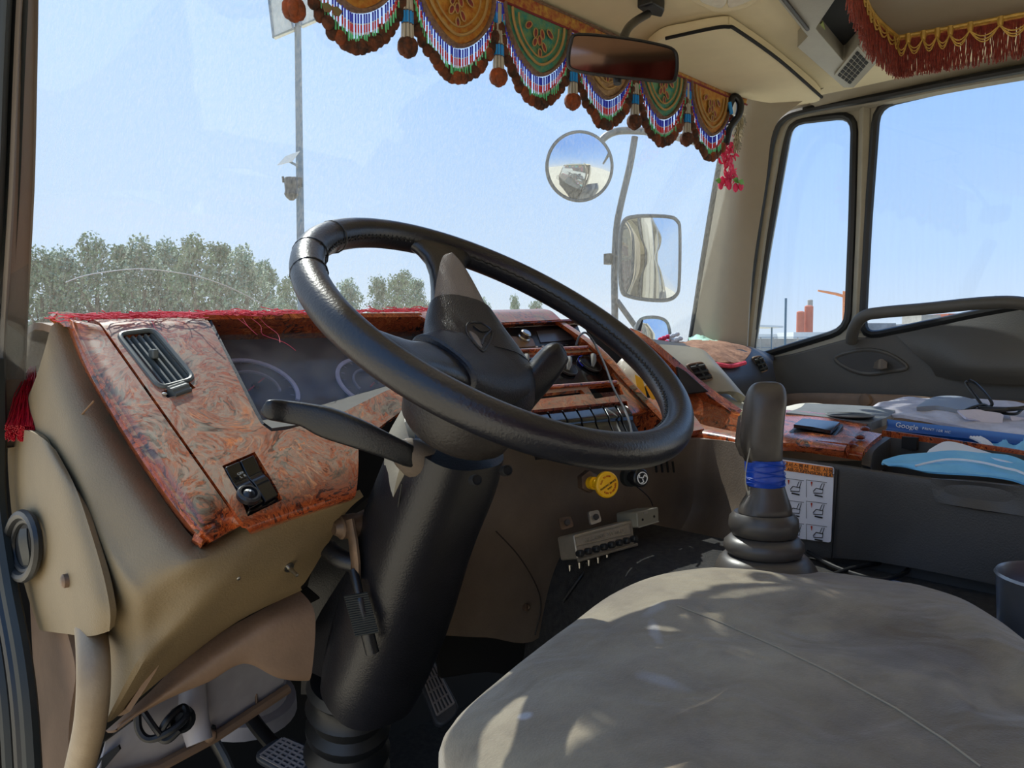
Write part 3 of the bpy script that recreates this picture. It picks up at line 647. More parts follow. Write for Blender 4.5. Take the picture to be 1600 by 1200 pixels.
# ---- mirror / fog switch pair
sw0 = [fas(349, 729, .004), fas(397, 708, .004), fas(440, 778, -.004), fas(390, 799, -.006)]
sb = obj('switch_bezel', MB().plate(rpoly([p-nF*.004 for p in sw0], .01, 3), .02), M_gloss, dash, bevel=.002)
for a, b in ((.04, .48), (.52, .96)):
    q4 = [lerp(sw0[0], sw0[1], a), lerp(sw0[0], sw0[1], b), lerp(sw0[3], sw0[2], b), lerp(sw0[3], sw0[2], a)]
    u_ = (q4[3]-q4[0])
    rk = MB().patch([[q4[0]+u_*.03, q4[1]+u_*.03], [q4[0]+u_*.35+nF*-.003, q4[1]+u_*.35+nF*-.003], [q4[0]+u_*.6+nF*.001, q4[1]+u_*.6+nF*.001], [q4[0]+u_*.96+nF*.001, q4[1]+u_*.96+nF*.001]], 3, 6, .012)
    o = obj('rocker_switch', rk, M_gloss, sb, bevel=.001)
jc = fas(389, 772, .006)
obj('joystick_ring', MB().lathe(jc, nF, [(-.004, .013), (.001, .013), (.003, .011), (.003, .009), (.0, .008), (.004, .004), (.005, 0)], 24), M_black, sb)
obj('joystick_dot', MB().lathe(jc+nF*.005, nF, [(0, .0012), (.0006, .0012), (.0008, 0)], 10), M_white, sb)
text('lettering', 'OFF\nL  R', .0048, fas(378, 742, .004), fas(420, 728)-fas(372, 745), fas(372, 735)-fas(380, 752), mat('grey_print', rgb(120, 120, 116), .6), sb, .0003)
# ---- instrument cluster: hood underside, face, gauges
ic = obj('instrument_cluster', MB().plate([fas(x, y, -.062) for x, y in ((306, 517), (500, 514), (700, 510), (700, 600), (600, 632), (500, 672), (440, 696), (395, 696))], .006, n=nF), mat('cluster_face', rgb(84, 82, 90), .55, var=.05, vs=5), dash)
hb = [[fas(318, 491.5, .0), fas(480, 490, .0), fas(658, 489, .0)], [fas(326, 506, -.026), fas(484, 504, -.026), fas(668, 503, -.026)], [fas(336, 525, -.060), fas(490, 522, -.060), fas(690, 519, -.060)]]
obj('hood_lining', MB().patch(hb, 5, 4, .008, flip=True), M_burlg, ic)
lw = [[fas(321, 492.5, -.006), fas(408, 664, -.006)], [fas(326, 520, -.065), fas(410, 684, -.065)]]
obj('hood_side', MB().patch(lw, 4, 2, .004, flip=False), M_black, ic)
G_lens = glassmat('dusty_lens', (.88, .88, .90, 1), .13, .35, (9, 9, 9))
ln = [fas(x, y, -.046) for x, y in ((316, 521), (500, 518), (690, 515), (690, 596), (600, 625), (520, 662), (445, 684), (405, 682))]
obj('cluster_lens', MB().plate(ln, .002, n=nF), G_lens, ic)
def arc(c, r, a0, a1, off, w_, name, mtl, par, n=30, yr=1.0):
    c = V(c); ux = V((1, 0, 0)); uy = nF.cross(ux); uy = uy if uy.z > 0 else -uy
    m_ = MB(); Rr = []
    for k in range(n+1):
        a = radians(a0+(a1-a0)*k/n); p = c+ux*r*cos(a)+uy*r*yr*sin(a); q_ = c+ux*(r+w_)*cos(a)+uy*(r+w_)*yr*sin(a)
        Rr.append([p, q_, q_+nF*off, p+nF*off])
    m_.rings(Rr); return obj(name, m_, mtl, par)
Mr = mat('gauge_ring', rgb(206, 202, 224), .5); Mr2 = mat('gauge_ring_dim', rgb(150, 146, 160), .5)
gc = fas(398, 612, -.058)
def gauge(c, r):
    d = arc(c, r, -32, 212, .003, .006, 'gauge_dial', Mr, ic)
    arc(c, r*.58, -20, 200, .003, .003, 'inner_ring', Mr2, d)
    ux = V((1, 0, 0)); uy = nF.cross(ux); uy = uy if uy.z > 0 else -uy
    for k in range(13):
        a = radians(-25+19.5*k); p = c+(ux*cos(a)+uy*sin(a))*r*.95; q_ = c+(ux*cos(a)+uy*sin(a))*r*.86
        obj('tick', MB().tube([p+nF*.003, q_+nF*.003], .0006, 5), Mr2, d)
    a = radians(38); dd = ux*cos(a)+uy*sin(a)
    obj('needle', MB().tube([c-dd*r*.35+nF*.006, c+dd*r*.40+nF*.006], [.0012, .0007], 6), mat('needle_red', rgb(190, 60, 80), .5) if 'needle_red' not in MATS else MATS['needle_red'], d)
    obj('needle_cap', MB().lathe(c+nF*.003, nF, [(0, .006), (.004, .005), (.005, 0)], 14), M_black, d)
gauge(fas(398, 606, -.058), .058)
gauge(fas(585, 600, -.058), .058)
for k, (x, y) in enumerate(((566, 652), (579, 650), (591, 648), (604, 645))):
    obj('cluster_rivet', MB().lathe(fas(x, y, -.012), nF, [(-.01, .0042), (.002, .0042), (.004, .003), (.0045, 0)], 10), M_steel, ic)
obj('lit_band_sill', MB().patch([[fas(425, 669, -.002), fas(520, 652, -.002), fas(640, 606, -.002)], [fas(408, 657, -.040), fas(512, 630, -.040), fas(636, 592, -.040)]], 5, 2, .003), mat('dusty_sill', rgb(62, 60, 56), .8, var=.12, vs=20), ic)  # sill widened to stand in for the sunlit band along the lens foot
# ---- centre stack: radio, heater controls, coin trays, switch bank
rd = thing('car_radio', fas(850, 530, -.05), 'black car radio with a silver knob in the burl centre stack', 'radio')
q4 = [fas(x, y, -.022) for x, y in ((780, 512), (902, 506), (916, 538), (796, 545))]
obj('radio_face', MB().plate(q4, .05, n=nF), M_black, rd, bevel=.002)
q5 = [fas(x, y, -.020) for x, y in ((838, 517), (892, 513), (900, 530), (845, 535))]
obj('display', MB().plate(q5, .003, n=nF), mat('lcd_grey', rgb(64, 62, 64), .3), rd)
obj('knob', MB().lathe(fas(817, 530, -.02), nF, [(0, .013), (.006, .013), (.008, .011), (.016, .0105), (.018, .008), (.018, 0)], 24), M_steel, rd)
obj('left_buttons', MB().plate(rpoly([fas(x, y, -.018) for x, y in ((790, 524), (832, 528), (838, 541), (798, 543))], .006, 3), .003, n=nF), mat('button_tan', rgb(120, 88, 52), .4), rd, bevel=.001)  # one flat tan over the button area
for k in range(6):
    a = fas(838+k*9.5, 541.5-k*.55, -.019); obj('button', MB().box(a, (.0065, .003, .0022)), M_steel, rd)
ch = [(783, 504), (900, 498), (918, 540), (800, 546)]
obj('radio_slot_lining', MB().patch([[fas(783, 504, -.001), fas(900, 498, -.001)], [fas(783, 512, -.03), fas(906, 506, -.03)]], 4, 2, .004, flip=True), M_burlg, dash)
obj('shelf_lip', MB().tube([fas(797, 549, .003), fas(918, 543, .003)], .004, 8), M_burl, dash)
hc = obj('heater_control', MB().plate([fas(x, y, -.016) for x, y in ((790, 552), (942, 545), (970, 600), (806, 610))], .02, n=nF), M_gloss, dash)
mh_ = MB(); 
for cx, cy, nm in ((817, 572, 'fan_dial'), (884, 575, 'mode_dial'), (922, 570, 'temperature_dial')):
    c = fas(cx, cy, -.014)
    dl = obj(nm, MB().lathe(c, nF, [(0, .024), (.004, .023), (.006, .020), (.006, 0)], 28), M_black, hc)
    d = V((.55, .55, .5)); d = (d-nF*d.dot(nF)).normalized()
    obj('dial_grip', MB().tube([c+nF*.006-d*.017, c+nF*.014-d*.006, c+nF*.016+d*.010, c+nF*.012+d*.019], [.003, .0055, .006, .004], 8), MATS.get('dial_grey') or mat('dial_grey', rgb(122, 120, 112), .4), dl); obj('dial_ring', MB().tube([c+nF*.004+(V((1, 0, 0))*cos(2*pi*k/24)+nF.cross(V((1, 0, 0)))*sin(2*pi*k/24))*.0235 for k in range(24)], .0008, 5, closed=True), M_vent, dl)
arc(fas(922, 570, -.014), .026, 90, 190, .002, .0015, 'cold_mark', mat('print_blue', rgb(50, 56, 190), .5), hc)
arc(fas(922, 570, -.014), .026, -20, 80, .002, .0015, 'hot_mark', mat('print_red', rgb(180, 40, 44), .5), hc)
obj('heater_lip', MB().tube([fas(806, 609, .002), fas(962, 597, .002)], .004, 8), M_burl, dash)
for l in (((832, 617), (908, 609), (914, 615), (838, 624)),): pass
sb = [fas(x, y, -.004) for x, y in ((831, 642), (979, 627), (1002, 688), (848, 700))]
bk = obj('switch_bank', MB().plate([p-nF*.006 for p in sb], .02, n=nF), M_black, dash)
for k in range(7):
    a, b = (k+.07)/7., (k+.93)/7.
    q4 = [lerp(sb[0], sb[1], a), lerp(sb[0], sb[1], b), lerp(sb[3], sb[2], b), lerp(sb[3], sb[2], a)]; u_ = q4[3]-q4[0]
    rk = MB().patch([[q4[0]+u_*.03-nF*.002, q4[1]+u_*.03-nF*.002], [q4[0]+u_*.4+nF*.004, q4[1]+u_*.4+nF*.004], [q4[0]+u_*.55+nF*.001, q4[1]+u_*.55+nF*.001], [q4[0]+u_*.97+nF*.005, q4[1]+u_*.97+nF*.005]], 3, 6, .008)
    obj('rocker_switch', rk, M_gloss, bk, bevel=.0008)
# side cheek of the centre stack and the passenger-side burl wing
ck = [[fp(1.19, .0)+V((0, .05, .0)), fp(1.19, .12), fp(1.19, .25), fp(1.19, .36)], [fp(1.215, .02)+V((0, .05, 0)), fp(1.205, .14), fp(1.198, .26), fp(1.195, .375)],
      [fp(1.218, .05)+V((0, .09, -.03)), fp(1.208, .16)+V((0, .05, -.04)), fp(1.200, .29)+V((0, .05, -.04)), fp(1.197, .39)+V((0, .05, -.03))]]
obj('stack_cheek', MB().patch(ck, 5, 5, .008), M_burl, dash)
# open pocket right of the stack
pk = [aY(x, y, 1.12) for x, y in ((917, 508), (950, 520), (1000, 545), (1050, 566), (1062, 640), (985, 650))]
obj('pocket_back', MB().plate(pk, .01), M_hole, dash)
pk = [aD(x, y, d) for x, y, d in ((985, 624, 1.62), (1062, 618, 1.7), (1100, 670, 1.58), (1000, 690, 1.45))]
obj('pocket_floor', MB().plate(pk, .01, n=(0, -.3, 1)), M_burl, dash)
wing = [[aD(985, 512, 1.78), aD(1012, 526, 1.78), aD(1050, 556, 1.77), aD(1105, 602, 1.76), aD(1160, 641, 1.74)],
        [aD(990, 522, 1.76), aD(1010, 535, 1.76), aD(1046, 566, 1.75), (aD(1098, 611, 1.74)), aD(1152, 650, 1.72)]]
obj('burl_wing_rail', MB().patch(wing, 6, 3, .02), M_burlg, dash)
wf = [[aD(1040, 560, 1.80), aD(1090, 606, 1.77), aD(1156, 646, 1.72)], [aD(1050, 610, 1.76), aD(1096, 636, 1.74), aD(1156, 660, 1.70)], [aD(1060, 668, 1.70), aD(1100, 675, 1.68), aD(1152, 690, 1.66)]]
obj('burl_wing_face', MB().patch(wf, 6, 5, .01), M_burlg, dash)
tri = [aD(x, y, 1.73) for x, y in ((1058, 572), (1072, 580), (1108, 612), (1090, 615), (1064, 617))]
obj('wing_inset', MB().plate(tri, .02), M_black, dash, bevel=.003)
lip = [[aD(1066, 650, 1.66), aD(1100, 664, 1.62), aD(1155, 676, 1.54), aD(1210, 688, 1.46)], [aD(1072, 668, 1.60), aD(1100, 674, 1.57), aD(1155, 684, 1.49), aD(1210, 700, 1.42)], [aD(1074, 684, 1.58), aD(1100, 687, 1.56), aD(1155, 694, 1.48), aD(1212, 712, 1.40)]]
obj('burl_lower_lip', MB().patch(lip, 5, 4, .012), M_burl, dash)
# brown-grey lower panel, from the column round to the console
lp = [[aY(720, 660, .90), aY(800, 688, .89), aY(900, 694, .88), aY(1010, 692, .87), aY(1090, 686, .85), aD(1150, 692, 1.47), aD(1216, 712, 1.37)],
      [aY(700, 760, .91), aY(790, 760, .90), aY(890, 750, .89), aY(1000, 745, .88), aY(1085, 740, .86), aD(1150, 745, 1.46), aD(1216, 745, 1.36)],
      [aY(690, 880, .92), aY(770, 860, .91), aY(860, 830, .90), aY(980, 800, .885), aY(1080, 795, .87), aD(1148, 800, 1.45), aD(1216, 800, 1.35)],
      [aY(680, 992, .93), aY(760, 996, .93), aY(845, 995, .93), aY(920, 870, .90), aY(1050, 850, .88), aD(1135, 850, 1.43), aD(1216, 860, 1.34)]]
lpn = obj('lower_panel', MB().patch(lp, 6, 6, .012), M_brown, dash)
Mseam = mat('seam_dark', rgb(36, 30, 26), .7)
obj('panel_seam', MB().tube(smooth([aY(775, 830, .898), aY(810, 868, .898), aY(838, 915, .908), aY(845, 950, .918), aY(836, 992, .922)], 5), .0012, 6), Mseam, lpn)
obj('trim_screw', MB().lathe(aY(823, 949, .918), (0, -1, 0), [(-.004, .007), (.002, .007), (.003, .004), (.001, .003), (.001, 0)], 14), M_rust, lpn)
for k in range(4):
    a, b = aY(1024+9*k, 721, .868), aY(1026+9*k, 738, .868)
    obj('vent_slot', MB().tube([a, b], .0022, 6), M_hole, lpn)
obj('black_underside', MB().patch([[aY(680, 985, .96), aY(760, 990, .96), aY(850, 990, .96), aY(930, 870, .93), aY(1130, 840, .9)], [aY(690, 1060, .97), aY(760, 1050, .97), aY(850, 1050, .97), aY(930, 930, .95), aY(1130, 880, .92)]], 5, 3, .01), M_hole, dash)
# ---- passenger side of the dash
def D3(l): return [aD(x, y, d) for x, y, d in l]
pd = [D3(((1020, 530, 2.1), (1060, 535, 2.16), (1110, 538, 2.22), (1165, 540, 2.30), (1210, 556, 2.34))),
      D3(((1030, 552, 1.98), (1075, 550, 2.02), (1120, 552, 2.08), (1170, 553, 2.16), (1208, 570, 2.26))),
      D3(((1060, 590, 1.92), (1100, 588, 1.94), (1140, 590, 1.98), (1180, 592, 2.08), (1212, 592, 2.22))),
      D3(((1090, 640, 1.96), (1130, 640, 1.96), (1160, 630, 2.0), (1195, 622, 2.12), (1216, 618, 2.24)))]
obj('passenger_dash_body', MB().patch(pd, 6, 6, .015), M_grey, dash)
vt = [D3(((1030, 538, 1.96), (1062, 540, 1.96), (1095, 545, 1.96), (1110, 556, 1.96))), D3(((1062, 575, 1.90), (1090, 573, 1.89), (1120, 575, 1.89), (1138, 588, 1.91))), D3(((1110, 612, 1.86), (1125, 612, 1.86), (1150, 612, 1.86), (1167, 622, 1.88)))]
obj('vent_surround', MB().patch(vt, 6, 6, .02), M_lgrey, dash)
def small_vent(l, d, nsl, back):
    p = D3([(x, y, d) for x, y in l]); n = (p[1]-p[0]).cross(p[3]-p[0]).normalized(); n = n if n.dot(CAM-p[0]) > 0 else -n
    f = obj('air_vent', MB().plate([q_ for q_ in rpoly([lerp(x, sum(p, V())/4, -.22) for x in p], .01, 3)], .02, n=n), back, dash, bevel=.002)
    obj('vent_well', MB().plate([q_+n*.002 for q_ in p], .002, n=n), M_hole, f)
    for k in range(nsl):
        t = (k+.5)/nsl; a = lerp(p[0], p[3], t); b = lerp(p[1], p[2], t)
        obj('vent_slat', MB().tube([a+n*.004, b+n*.004], .0042, 6), M_seal, f)
    a = (p[0]+p[2])/2; obj('vent_divider', MB().tube([lerp(p[0], p[1], .52)+n*.005, lerp(p[3], p[2], .5)+n*.005], .003, 6), M_seal, f)
small_vent(((1076, 571), (1098, 567), (1113, 591), (1093, 595)), 1.86, 3, M_tan2)
small_vent(((1177, 560), (1190, 557), (1200, 577), (1188, 581)), 2.14, 3, M_tan2)

Xs_ = (.27, .5, .8, 1.0, 1.22)
obj('dash_top', MB().patch([[fp(X, 0)+V((0, .09, -.012)) for X in Xs_], [V((X, 1.28, .866)) for X in Xs_], [V((X, 1.36 if X < .4 else 1.44, .80)) for X in Xs_]], 4, 4, .01), M_tan2, dash)
obj('passenger_dash_top', MB().patch([[fp(1.20, 0)+V((0, .09, -.02)), V((1.5, 1.30, .85)), V((1.85, 1.30, .84)), V((2.14, 1.28, .83))], [V((1.22, 1.44, .80)), V((1.5, 1.46, .80)), V((1.85, 1.42, .80)), V((2.16, 1.36, .80))]], 4, 3, .01), M_grey, dash)
# ============================================================ STEERING WHEEL AND COLUMN
WC = V((.604, .642, .868)); wth, wph = radians(32.8), radians(3.2)
Wn = V((sin(wph), -sin(wth)*cos(wph), cos(wth)*cos(wph))); W1 = V((1, 0, 0)).cross(Wn).normalized(); W2 = Wn.cross(W1)
def wl(ang, r, h=0.): a = radians(ang); return WC+W1*(r*cos(a))+W2*(r*sin(a))+Wn*h
sw = thing('steering_wheel', WC-Wn*.13, 'large black leather-wrapped two-spoke steering wheel with a padded hub, standing before the dashboard', 'steering wheel')
rr_ = []; nseg = 120
mb = MB(); R_ = []
for k in range(nseg):
    a = 360*k/nseg; c = wl(a, .2255); rad = (c-WC).normalized()
    ringp = []
    for j in range(20):
        t = 2*pi*j/20
        x, y = .0185*cos(t), .0185*sin(t)
        if cos(t) < -.75: x *= .93
        ringp.append(c+rad*x+Wn*y)
    R_.append(ringp)
R_.append(R_[0]); mb.rings_closed(R_)
rim = obj('rim', mb, M_leather, sw)
# laced seam on the inner face of the rim
def inner(a, w_=0.): c = wl(a, .225); rad = (c-WC).normalized(); return c+rad*(.0005-.0178*cos(w_))+Wn*(.0178*sin(w_))
pts = [inner(a, .25+.05*sin(a*1.9)) for a in range(-10, 262, 1)]
obj('lacing', MB().tube(pts, .0011, 5), M_rubber, rim)
st = MB()
for a in range(-8, 260, 2):
    st.tube([inner(a, .10), inner(a+.5, .40)], .0008, 4)
obj('stitches', st, M_rubber, rim)
for a in (236, 250, 215): 
    c = wl(a, .225); rad = (c-WC).normalized()
    obj('wrap_joint', MB().tube([c+rad*.0188*cos(t/16*2*pi)+Wn*.0188*sin(t/16*2*pi) for t in range(16)], .0009, 5, closed=True), M_rubber, rim)
# hub body (bell) and padded cover
hubc = lambda h, dx=0., dy=0.: WC+Wn*h+W1*dx+W2*dy
def hring(h, ra, rb, ca=0., cb=0., n=40, rot=0):
    return [WC+Wn*h+W1*(ca+ra*cos(2*pi*k/n))+W2*(cb+rb*sin(2*pi*k/n)) for k in range(n)]
hb_ = MB().rings([hring(-.146, .060, .062, .0, -.0), hring(-.138, .068, .070), hring(-.118, .073, .075), hring(-.100, .073, .075), hring(-.098, .065, .065)])
obj('hub_skirt', hb_, M_worn if False else mat('hub_skirt_vinyl', rgb(44, 40, 38), .45, bump=.4, bs=300, var=.2, vs=10), sw)
hubm = MB().rings([hring(-.099, .072, .074), hring(-.085, .074, .076), hring(-.065, .073, .073), hring(-.046, .067, .065, -.002), hring(-.033, .058, .054, -.004), hring(-.027, .040, .037, -.006), hring(-.0255, .020, .018, -.008), hring(-.025, .003, .003, -.008)])
pad = obj('horn_pad', hubm, M_hub, sw)
def spoke(ang, name, wid=1.0):
    d = (W1*cos(radians(ang))+W2*sin(radians(ang))); s = Wn.cross(d)
    R = []
    for r, h, hw, ht in ((.020, -.060, .060, .026), (.050, -.052, .058, .025), (.080, -.044, .050, .022), (.110, -.034, .040, .019), (.140, -.024, .033, .0165), (.165, -.015, .030, .0150), (.185, -.008, .033, .014), (.200, -.004, .044, .0135), (.210, -.002, .060, .012), (.220, 0, .074, .010)):
        c = WC+d*r+Wn*h
        R.append([c+s*(hw*wid*abs(cos(t))**.8*(1 if cos(t) > 0 else -1))+Wn*(ht*abs(sin(t))**.9*(1 if sin(t) > 0 else -1)) for t in [2*pi*k/24 for k in range(24)]])
    return obj(name, MB().rings(R), M_leather, sw)
s1_ = spoke(166, 'spoke', .92)
s2_ = spoke(-72, 'spoke', .92)
def insert(ang, par):
    d = (W1*cos(radians(ang))+W2*sin(radians(ang))); s = Wn.cross(d); rows = []
    for r, h, hw in ((.098, -.0165, .041), (.125, -.0075, .033), (.150, .001, .024), (.166, .0058, .0175), (.176, .0084, .011), (.180, .0094, .004)):
        c = WC+d*r+Wn*h; rows.append([c-s*hw-Wn*.010*(hw/.04), c-s*hw*.5, c+s*.0+Wn*.0015, c+s*hw*.5, c+s*hw-Wn*.010*(hw/.04)])
    obj('spoke_insert', MB().patch(rows, 4, 5, .006), M_insert, par)
insert(166, s1_)
def pad_arm(ang):
    d = (W1*cos(radians(ang))+W2*sin(radians(ang))); s = Wn.cross(d); R = []
    for r, h, hw, ht in ((.0, -.050, .066, .026), (.030, -.050, .066, .028), (.060, -.046, .060, .027), (.085, -.038, .051, .024), (.097, -.033, .046, .0215), (.099, -.033, .043, .019)):
        c = WC+d*r+Wn*h
        R.append([c+s*(hw*abs(cos(t))**.8*(1 if cos(t) > 0 else -1))+Wn*(ht*abs(sin(t))**.9*(1 if sin(t) > 0 else -1)) for t in [2*pi*k/28 for k in range(28)]])
    return MB().rings(R)
obj('pad_arm', pad_arm(166), M_hub, pad); obj('pad_arm', pad_arm(-72), M_hub, pad)
# embossed emblem: shield outline with a swooping ridge, laid on the pad surface
TPs = [bvh_of(pad)]+[bvh_of(o) for o in pad.children]
def E3(x, y, h=.0):
    best = None
    for t_ in TPs:
        p = hit(t_, x, y, .0005)
        if p and (best is None or (p-CAM).length < (best-CAM).length): best = p
    return (best or on(x, y, hubc(-.03), Wn))+Wn*h
em = obj('emblem', MB().tube(smooth([E3(x, y) for x, y in ((735, 504), (752, 505), (768, 517), (766, 532), (755, 549), (742, 538), (730, 522), (729, 510))], 4, True), .0014, 6, closed=True), M_black, pad)
obj('emblem_swoosh', MB().plate(smooth([E3(x, y, .0008) for x, y in ((733, 519), (745, 526), (753, 544), (745, 538))], 4, True), .002, n=Wn, away=True), M_insert, em)
obj('emblem_bird', MB().tube(smooth([E3(x, y, .0004) for x, y in ((740, 510), (752, 519), (766, 517), (757, 527), (752, 540))], 4), .0012, 6), M_black, em)

# ---- column
CX = .600
colm = thing('steering_column', (.595, .95, .02), 'tall black steering column shroud with a ribbed boot at its foot, under the steering wheel', 'steering column')
ax0 = [V((.604, .732, .730)), V((.605, .756, .685)), V((.600, .80, .60)), V((.600, .85, .49)), V((.598, .892, .40)), V((.597, .915, .35))]
wx = [.062, .068, .070, .072, .070, .064]; wy = [.062, .066, .068, .070, .066, .060]
Rg = []
pts = smooth(ax0, 6); wxs = smooth([V((a, b, 0)) for a, b in zip(wx, wy)], 6)
for i, p in enumerate(pts):
    t = (pts[min(i+1, len(pts)-1)]-pts[max(i-1, 0)]).normalized(); a = V((1, 0, 0)); b = t.cross(a).normalized()
    Rg.append([p+a*(wxs[i].x*(abs(cos(q_))**.75)*(1 if cos(q_) > 0 else -1))+b*(wxs[i].y*(abs(sin(q_))**.75)*(1 if sin(q_) > 0 else -1)) for q_ in [2*pi*k/32 for k in range(32)]])
sh = obj('shroud', MB().rings(Rg), M_shroud, colm)
for x, y in ((745, 750), (793, 735)):
    p = aY(x, y, .70 if x < 760 else .705)
    obj('screw_recess', MB().lathe(aD(x, y, .872 if x < 760 else .905), (-.35, -.85, .2), [(-.012, .0065), (.0, .0065), (.001, .0055), (-.002, .005), (-.002, 0)], 14), M_hole, sh)
obj('seam', MB().tube(smooth([aD(628, 755, .905), aD(610, 850, .955), aD(575, 945, 1.02), aD(535, 1030, 1.085)], 4), .0012, 6), M_rubber, sh)
# side bulge of the shroud toward the tilt lever
bl = [D3(((572, 850, 1.0), (592, 845, .965), (622, 850, .94))), D3(((520, 925, 1.06), (562, 925, 1.0), (620, 930, .965))),
      D3(((488, 985, 1.10), (535, 1000, 1.04), (600, 1010, .995))), D3(((484, 1050, 1.12), (540, 1068, 1.06), (640, 1050, 1.03)))]
obj('shroud_side', MB().patch(bl, 5, 6, .01), M_shroud, colm)
bk_ = [D3(((505, 850, 1.13), (560, 790, 1.12), (620, 740, 1.10))), D3(((478, 930, 1.14), (540, 900, 1.13), (620, 840, 1.11))), D3(((470, 1085, 1.17), (540, 1085, 1.17), (640, 1060, 1.15)))]
obj('inner_shroud', MB().patch(bk_, 5, 5, .01), M_black, colm)
# column upper collar in pale plastic, with stalk boot
cl_ = [D3(((640, 622, .945), (633, 640, .93), (632, 660, .915))), D3(((622, 650, .945), (625, 672, .925), (640, 690, .905))), D3(((603, 690, .95), (612, 702, .93), (636, 712, .905))), D3(((600, 745, .955), (608, 748, .935), (622, 740, .91))), D3(((600, 800, .965), (604, 800, .95), (612, 790, .935)))]
obj('collar', MB().patch(cl_, 5, 5, .008), M_lgrey, colm)
obj('stalk_gaiter', MB().tube(D3(((626, 704, .892), (634, 708, .898), (650, 716, .915), (668, 724, .94))), [.0135, .019, .024, .027], 16), M_brown, colm)
def stalk(name, px, mtl, flat=.55, par=None):
    P = []; W_ = []; H_ = []
    for x, y, d, w_ in px: P.append(aD(x, y, d)); W_.append(w_)
    P = smooth(P, 5); W_ = [v.x for v in smooth([V((a, 0, 0)) for a in W_], 5)]; R_ = []
    for i, p in enumerate(P):
        t = (P[min(i+1, len(P)-1)]-P[max(i-1, 0)]).normalized(); a = V((0, 0, 1)); a = (a-t*a.dot(t)).normalized(); b = t.cross(a)
        R_.append([p+a*(W_[i]*(abs(cos(q_))**.6)*(1 if cos(q_) > 0 else -1))+b*(W_[i]*flat*(abs(sin(q_))**.6)*(1 if sin(q_) > 0 else -1)) for q_ in [2*pi*k/24 for k in range(24)]])
    return obj(name, MB().rings(R_), mtl, colm, ang=60)
stalk('indicator_stalk', [(411, 636, .84, .004), (415, 638, .84, .0085), (424, 640, .84, .0115), (445, 643, .85, .0125), (475, 648, .855, .0135), (510, 660, .86, .0175), (560, 678, .865, .0165), (605, 697, .875, .0140), (636, 711, .888, .0130), (655, 720, .915, .012)], M_black, .55)
obj('stalk_ring', MB().tube([aD(x, y, .858) for x, y in ((518, 647), (511, 665), (505, 684))], .0012, 6), M_rubber, colm)
s_ = stalk('wiper_stalk', [(882, 545, .94, .005), (876, 549, .94, .0135), (864, 560, .935, .0175), (848, 580, .93, .0190), (832, 600, .925, .0185), (815, 625, .92, .0160), (800, 650, .915, .0150), (785, 672, .91, .014)], M_black, .8)
# tilt-lock bolt, bracket and ribbed lever
bo = D3(((521, 826, .97), (556, 820, .99), (596, 800, 1.04)))
obj('tilt_bolt', MB().tube([bo[0], lerp(bo[0], bo[1], .25), lerp(bo[0], bo[1], .3), bo[1], lerp(bo[1], bo[2], .12), bo[2]], [.008, .013, .0155, .0155, .0135, .0135], 18), M_rust, colm, ang=25)
obj('tilt_bracket', MB().tube(D3(((546, 812, .97), (552, 845, .965), (556, 880, .965), (556, 905, .97))), .009, 10, ry=.005, up=(1, 0, 0)), M_rust, colm)
obj('tilt_hose', MB().tube(smooth(D3(((505, 850, 1.0), (530, 872, .985), (560, 882, .98))), 4), .012, 12), M_black, colm)
lv = smooth(D3(((552, 890, .965), (560, 925, .955), (572, 980, .95), (582, 1020, .95))), 10)
tl = obj('tilt_lever', MB().tube(lv, [.006]*12+[.0085]*(len(lv)-12), 12), M_black, colm)
mr_ = MB()
for k in range(18):
    t = k/17.; p = lerp(aD(557, 932, .948), aD(574, 992, .942), t)
    mr_.tube([p+V((-.014, .006, .001)), p+V((.012, -.006, .003))], .0017, 6)
obj('lever_ribs', mr_, M_seal, tl)
# ribbed boot at the foot
R_ = []; foot = [aD(548, 1062, 1.10), aD(548, 1200, 1.14), aD(552, 1290, 1.20)]
bp = []
for k in range(22):
    t = k/21.; p = lerp(aD(548, 1060, 1.13), aD(538, 1262, 1.21), t); bp.append((p, .058+.006*sin(k*1.9)+.004*t))
obj('boot', MB().tube([p for p, r in bp], [r for p, r in bp], 28), M_rubber, colm)
# ---- pedals
def pedal(name, label, arm, pad, nrm, grid):
    t = thing(name, (pad[2][0], pad[2][1], .02), label, 'pedal')
    obj('pedal_arm', MB().tube(smooth(arm, 6), .012, 8, ry=.008), M_black, t)
    pp = MB().plate(rpoly(pad, .02, 4), .014); po = obj('pedal_pad', pp, mat('pedal_rubber', rgb(58, 62, 70), .5, var=.2, vs=20) if 'pedal_rubber' not in MATS else MATS['pedal_rubber'], t, bevel=.004)
    n = (pad[1]-pad[0]).cross(pad[3]-pad[0]).normalized(); n = n if n.dot(CAM-pad[0]) > 0 else -n
    gm = MB(); c = sum(pad, V())/4
    for d in (0, 1):
        for k in range(1, grid):
            t_ = k/grid
            if d: a, b = lerp(pad[0], pad[3], t_), lerp(pad[1], pad[2], t_)
            else: a, b = lerp(pad[0], pad[1], t_), lerp(pad[3], pad[2], t_)
            a2, b2 = lerp(a, b, .14), lerp(a, b, .86)
            gm.tube([a2+n*.001, b2+n*.001], .0022, 5)
    obj('tread', gm, mat('worn_tread', rgb(140, 136, 138), .5, metal=.3) if 'worn_tread' not in MATS else MATS['worn_tread'], po)
    return t
cp = [aD(390, 1180, 1.16), aD(440, 1146, 1.19), aD(503, 1172, 1.18), aD(470, 1225, 1.13)]
pedal('clutch_pedal', 'oval clutch pedal with a diamond tread, nearest pedal left of the steering column boot', D3(((375, 1030, 1.30), (378, 1070, 1.28), (392, 1120, 1.26), (430, 1168, 1.215))), cp, 0, 8)
bp_ = [aD(614, 1052, 1.30), aD(648, 1030, 1.32), aD(662, 1076, 1.28), aD(622, 1120, 1.25)]
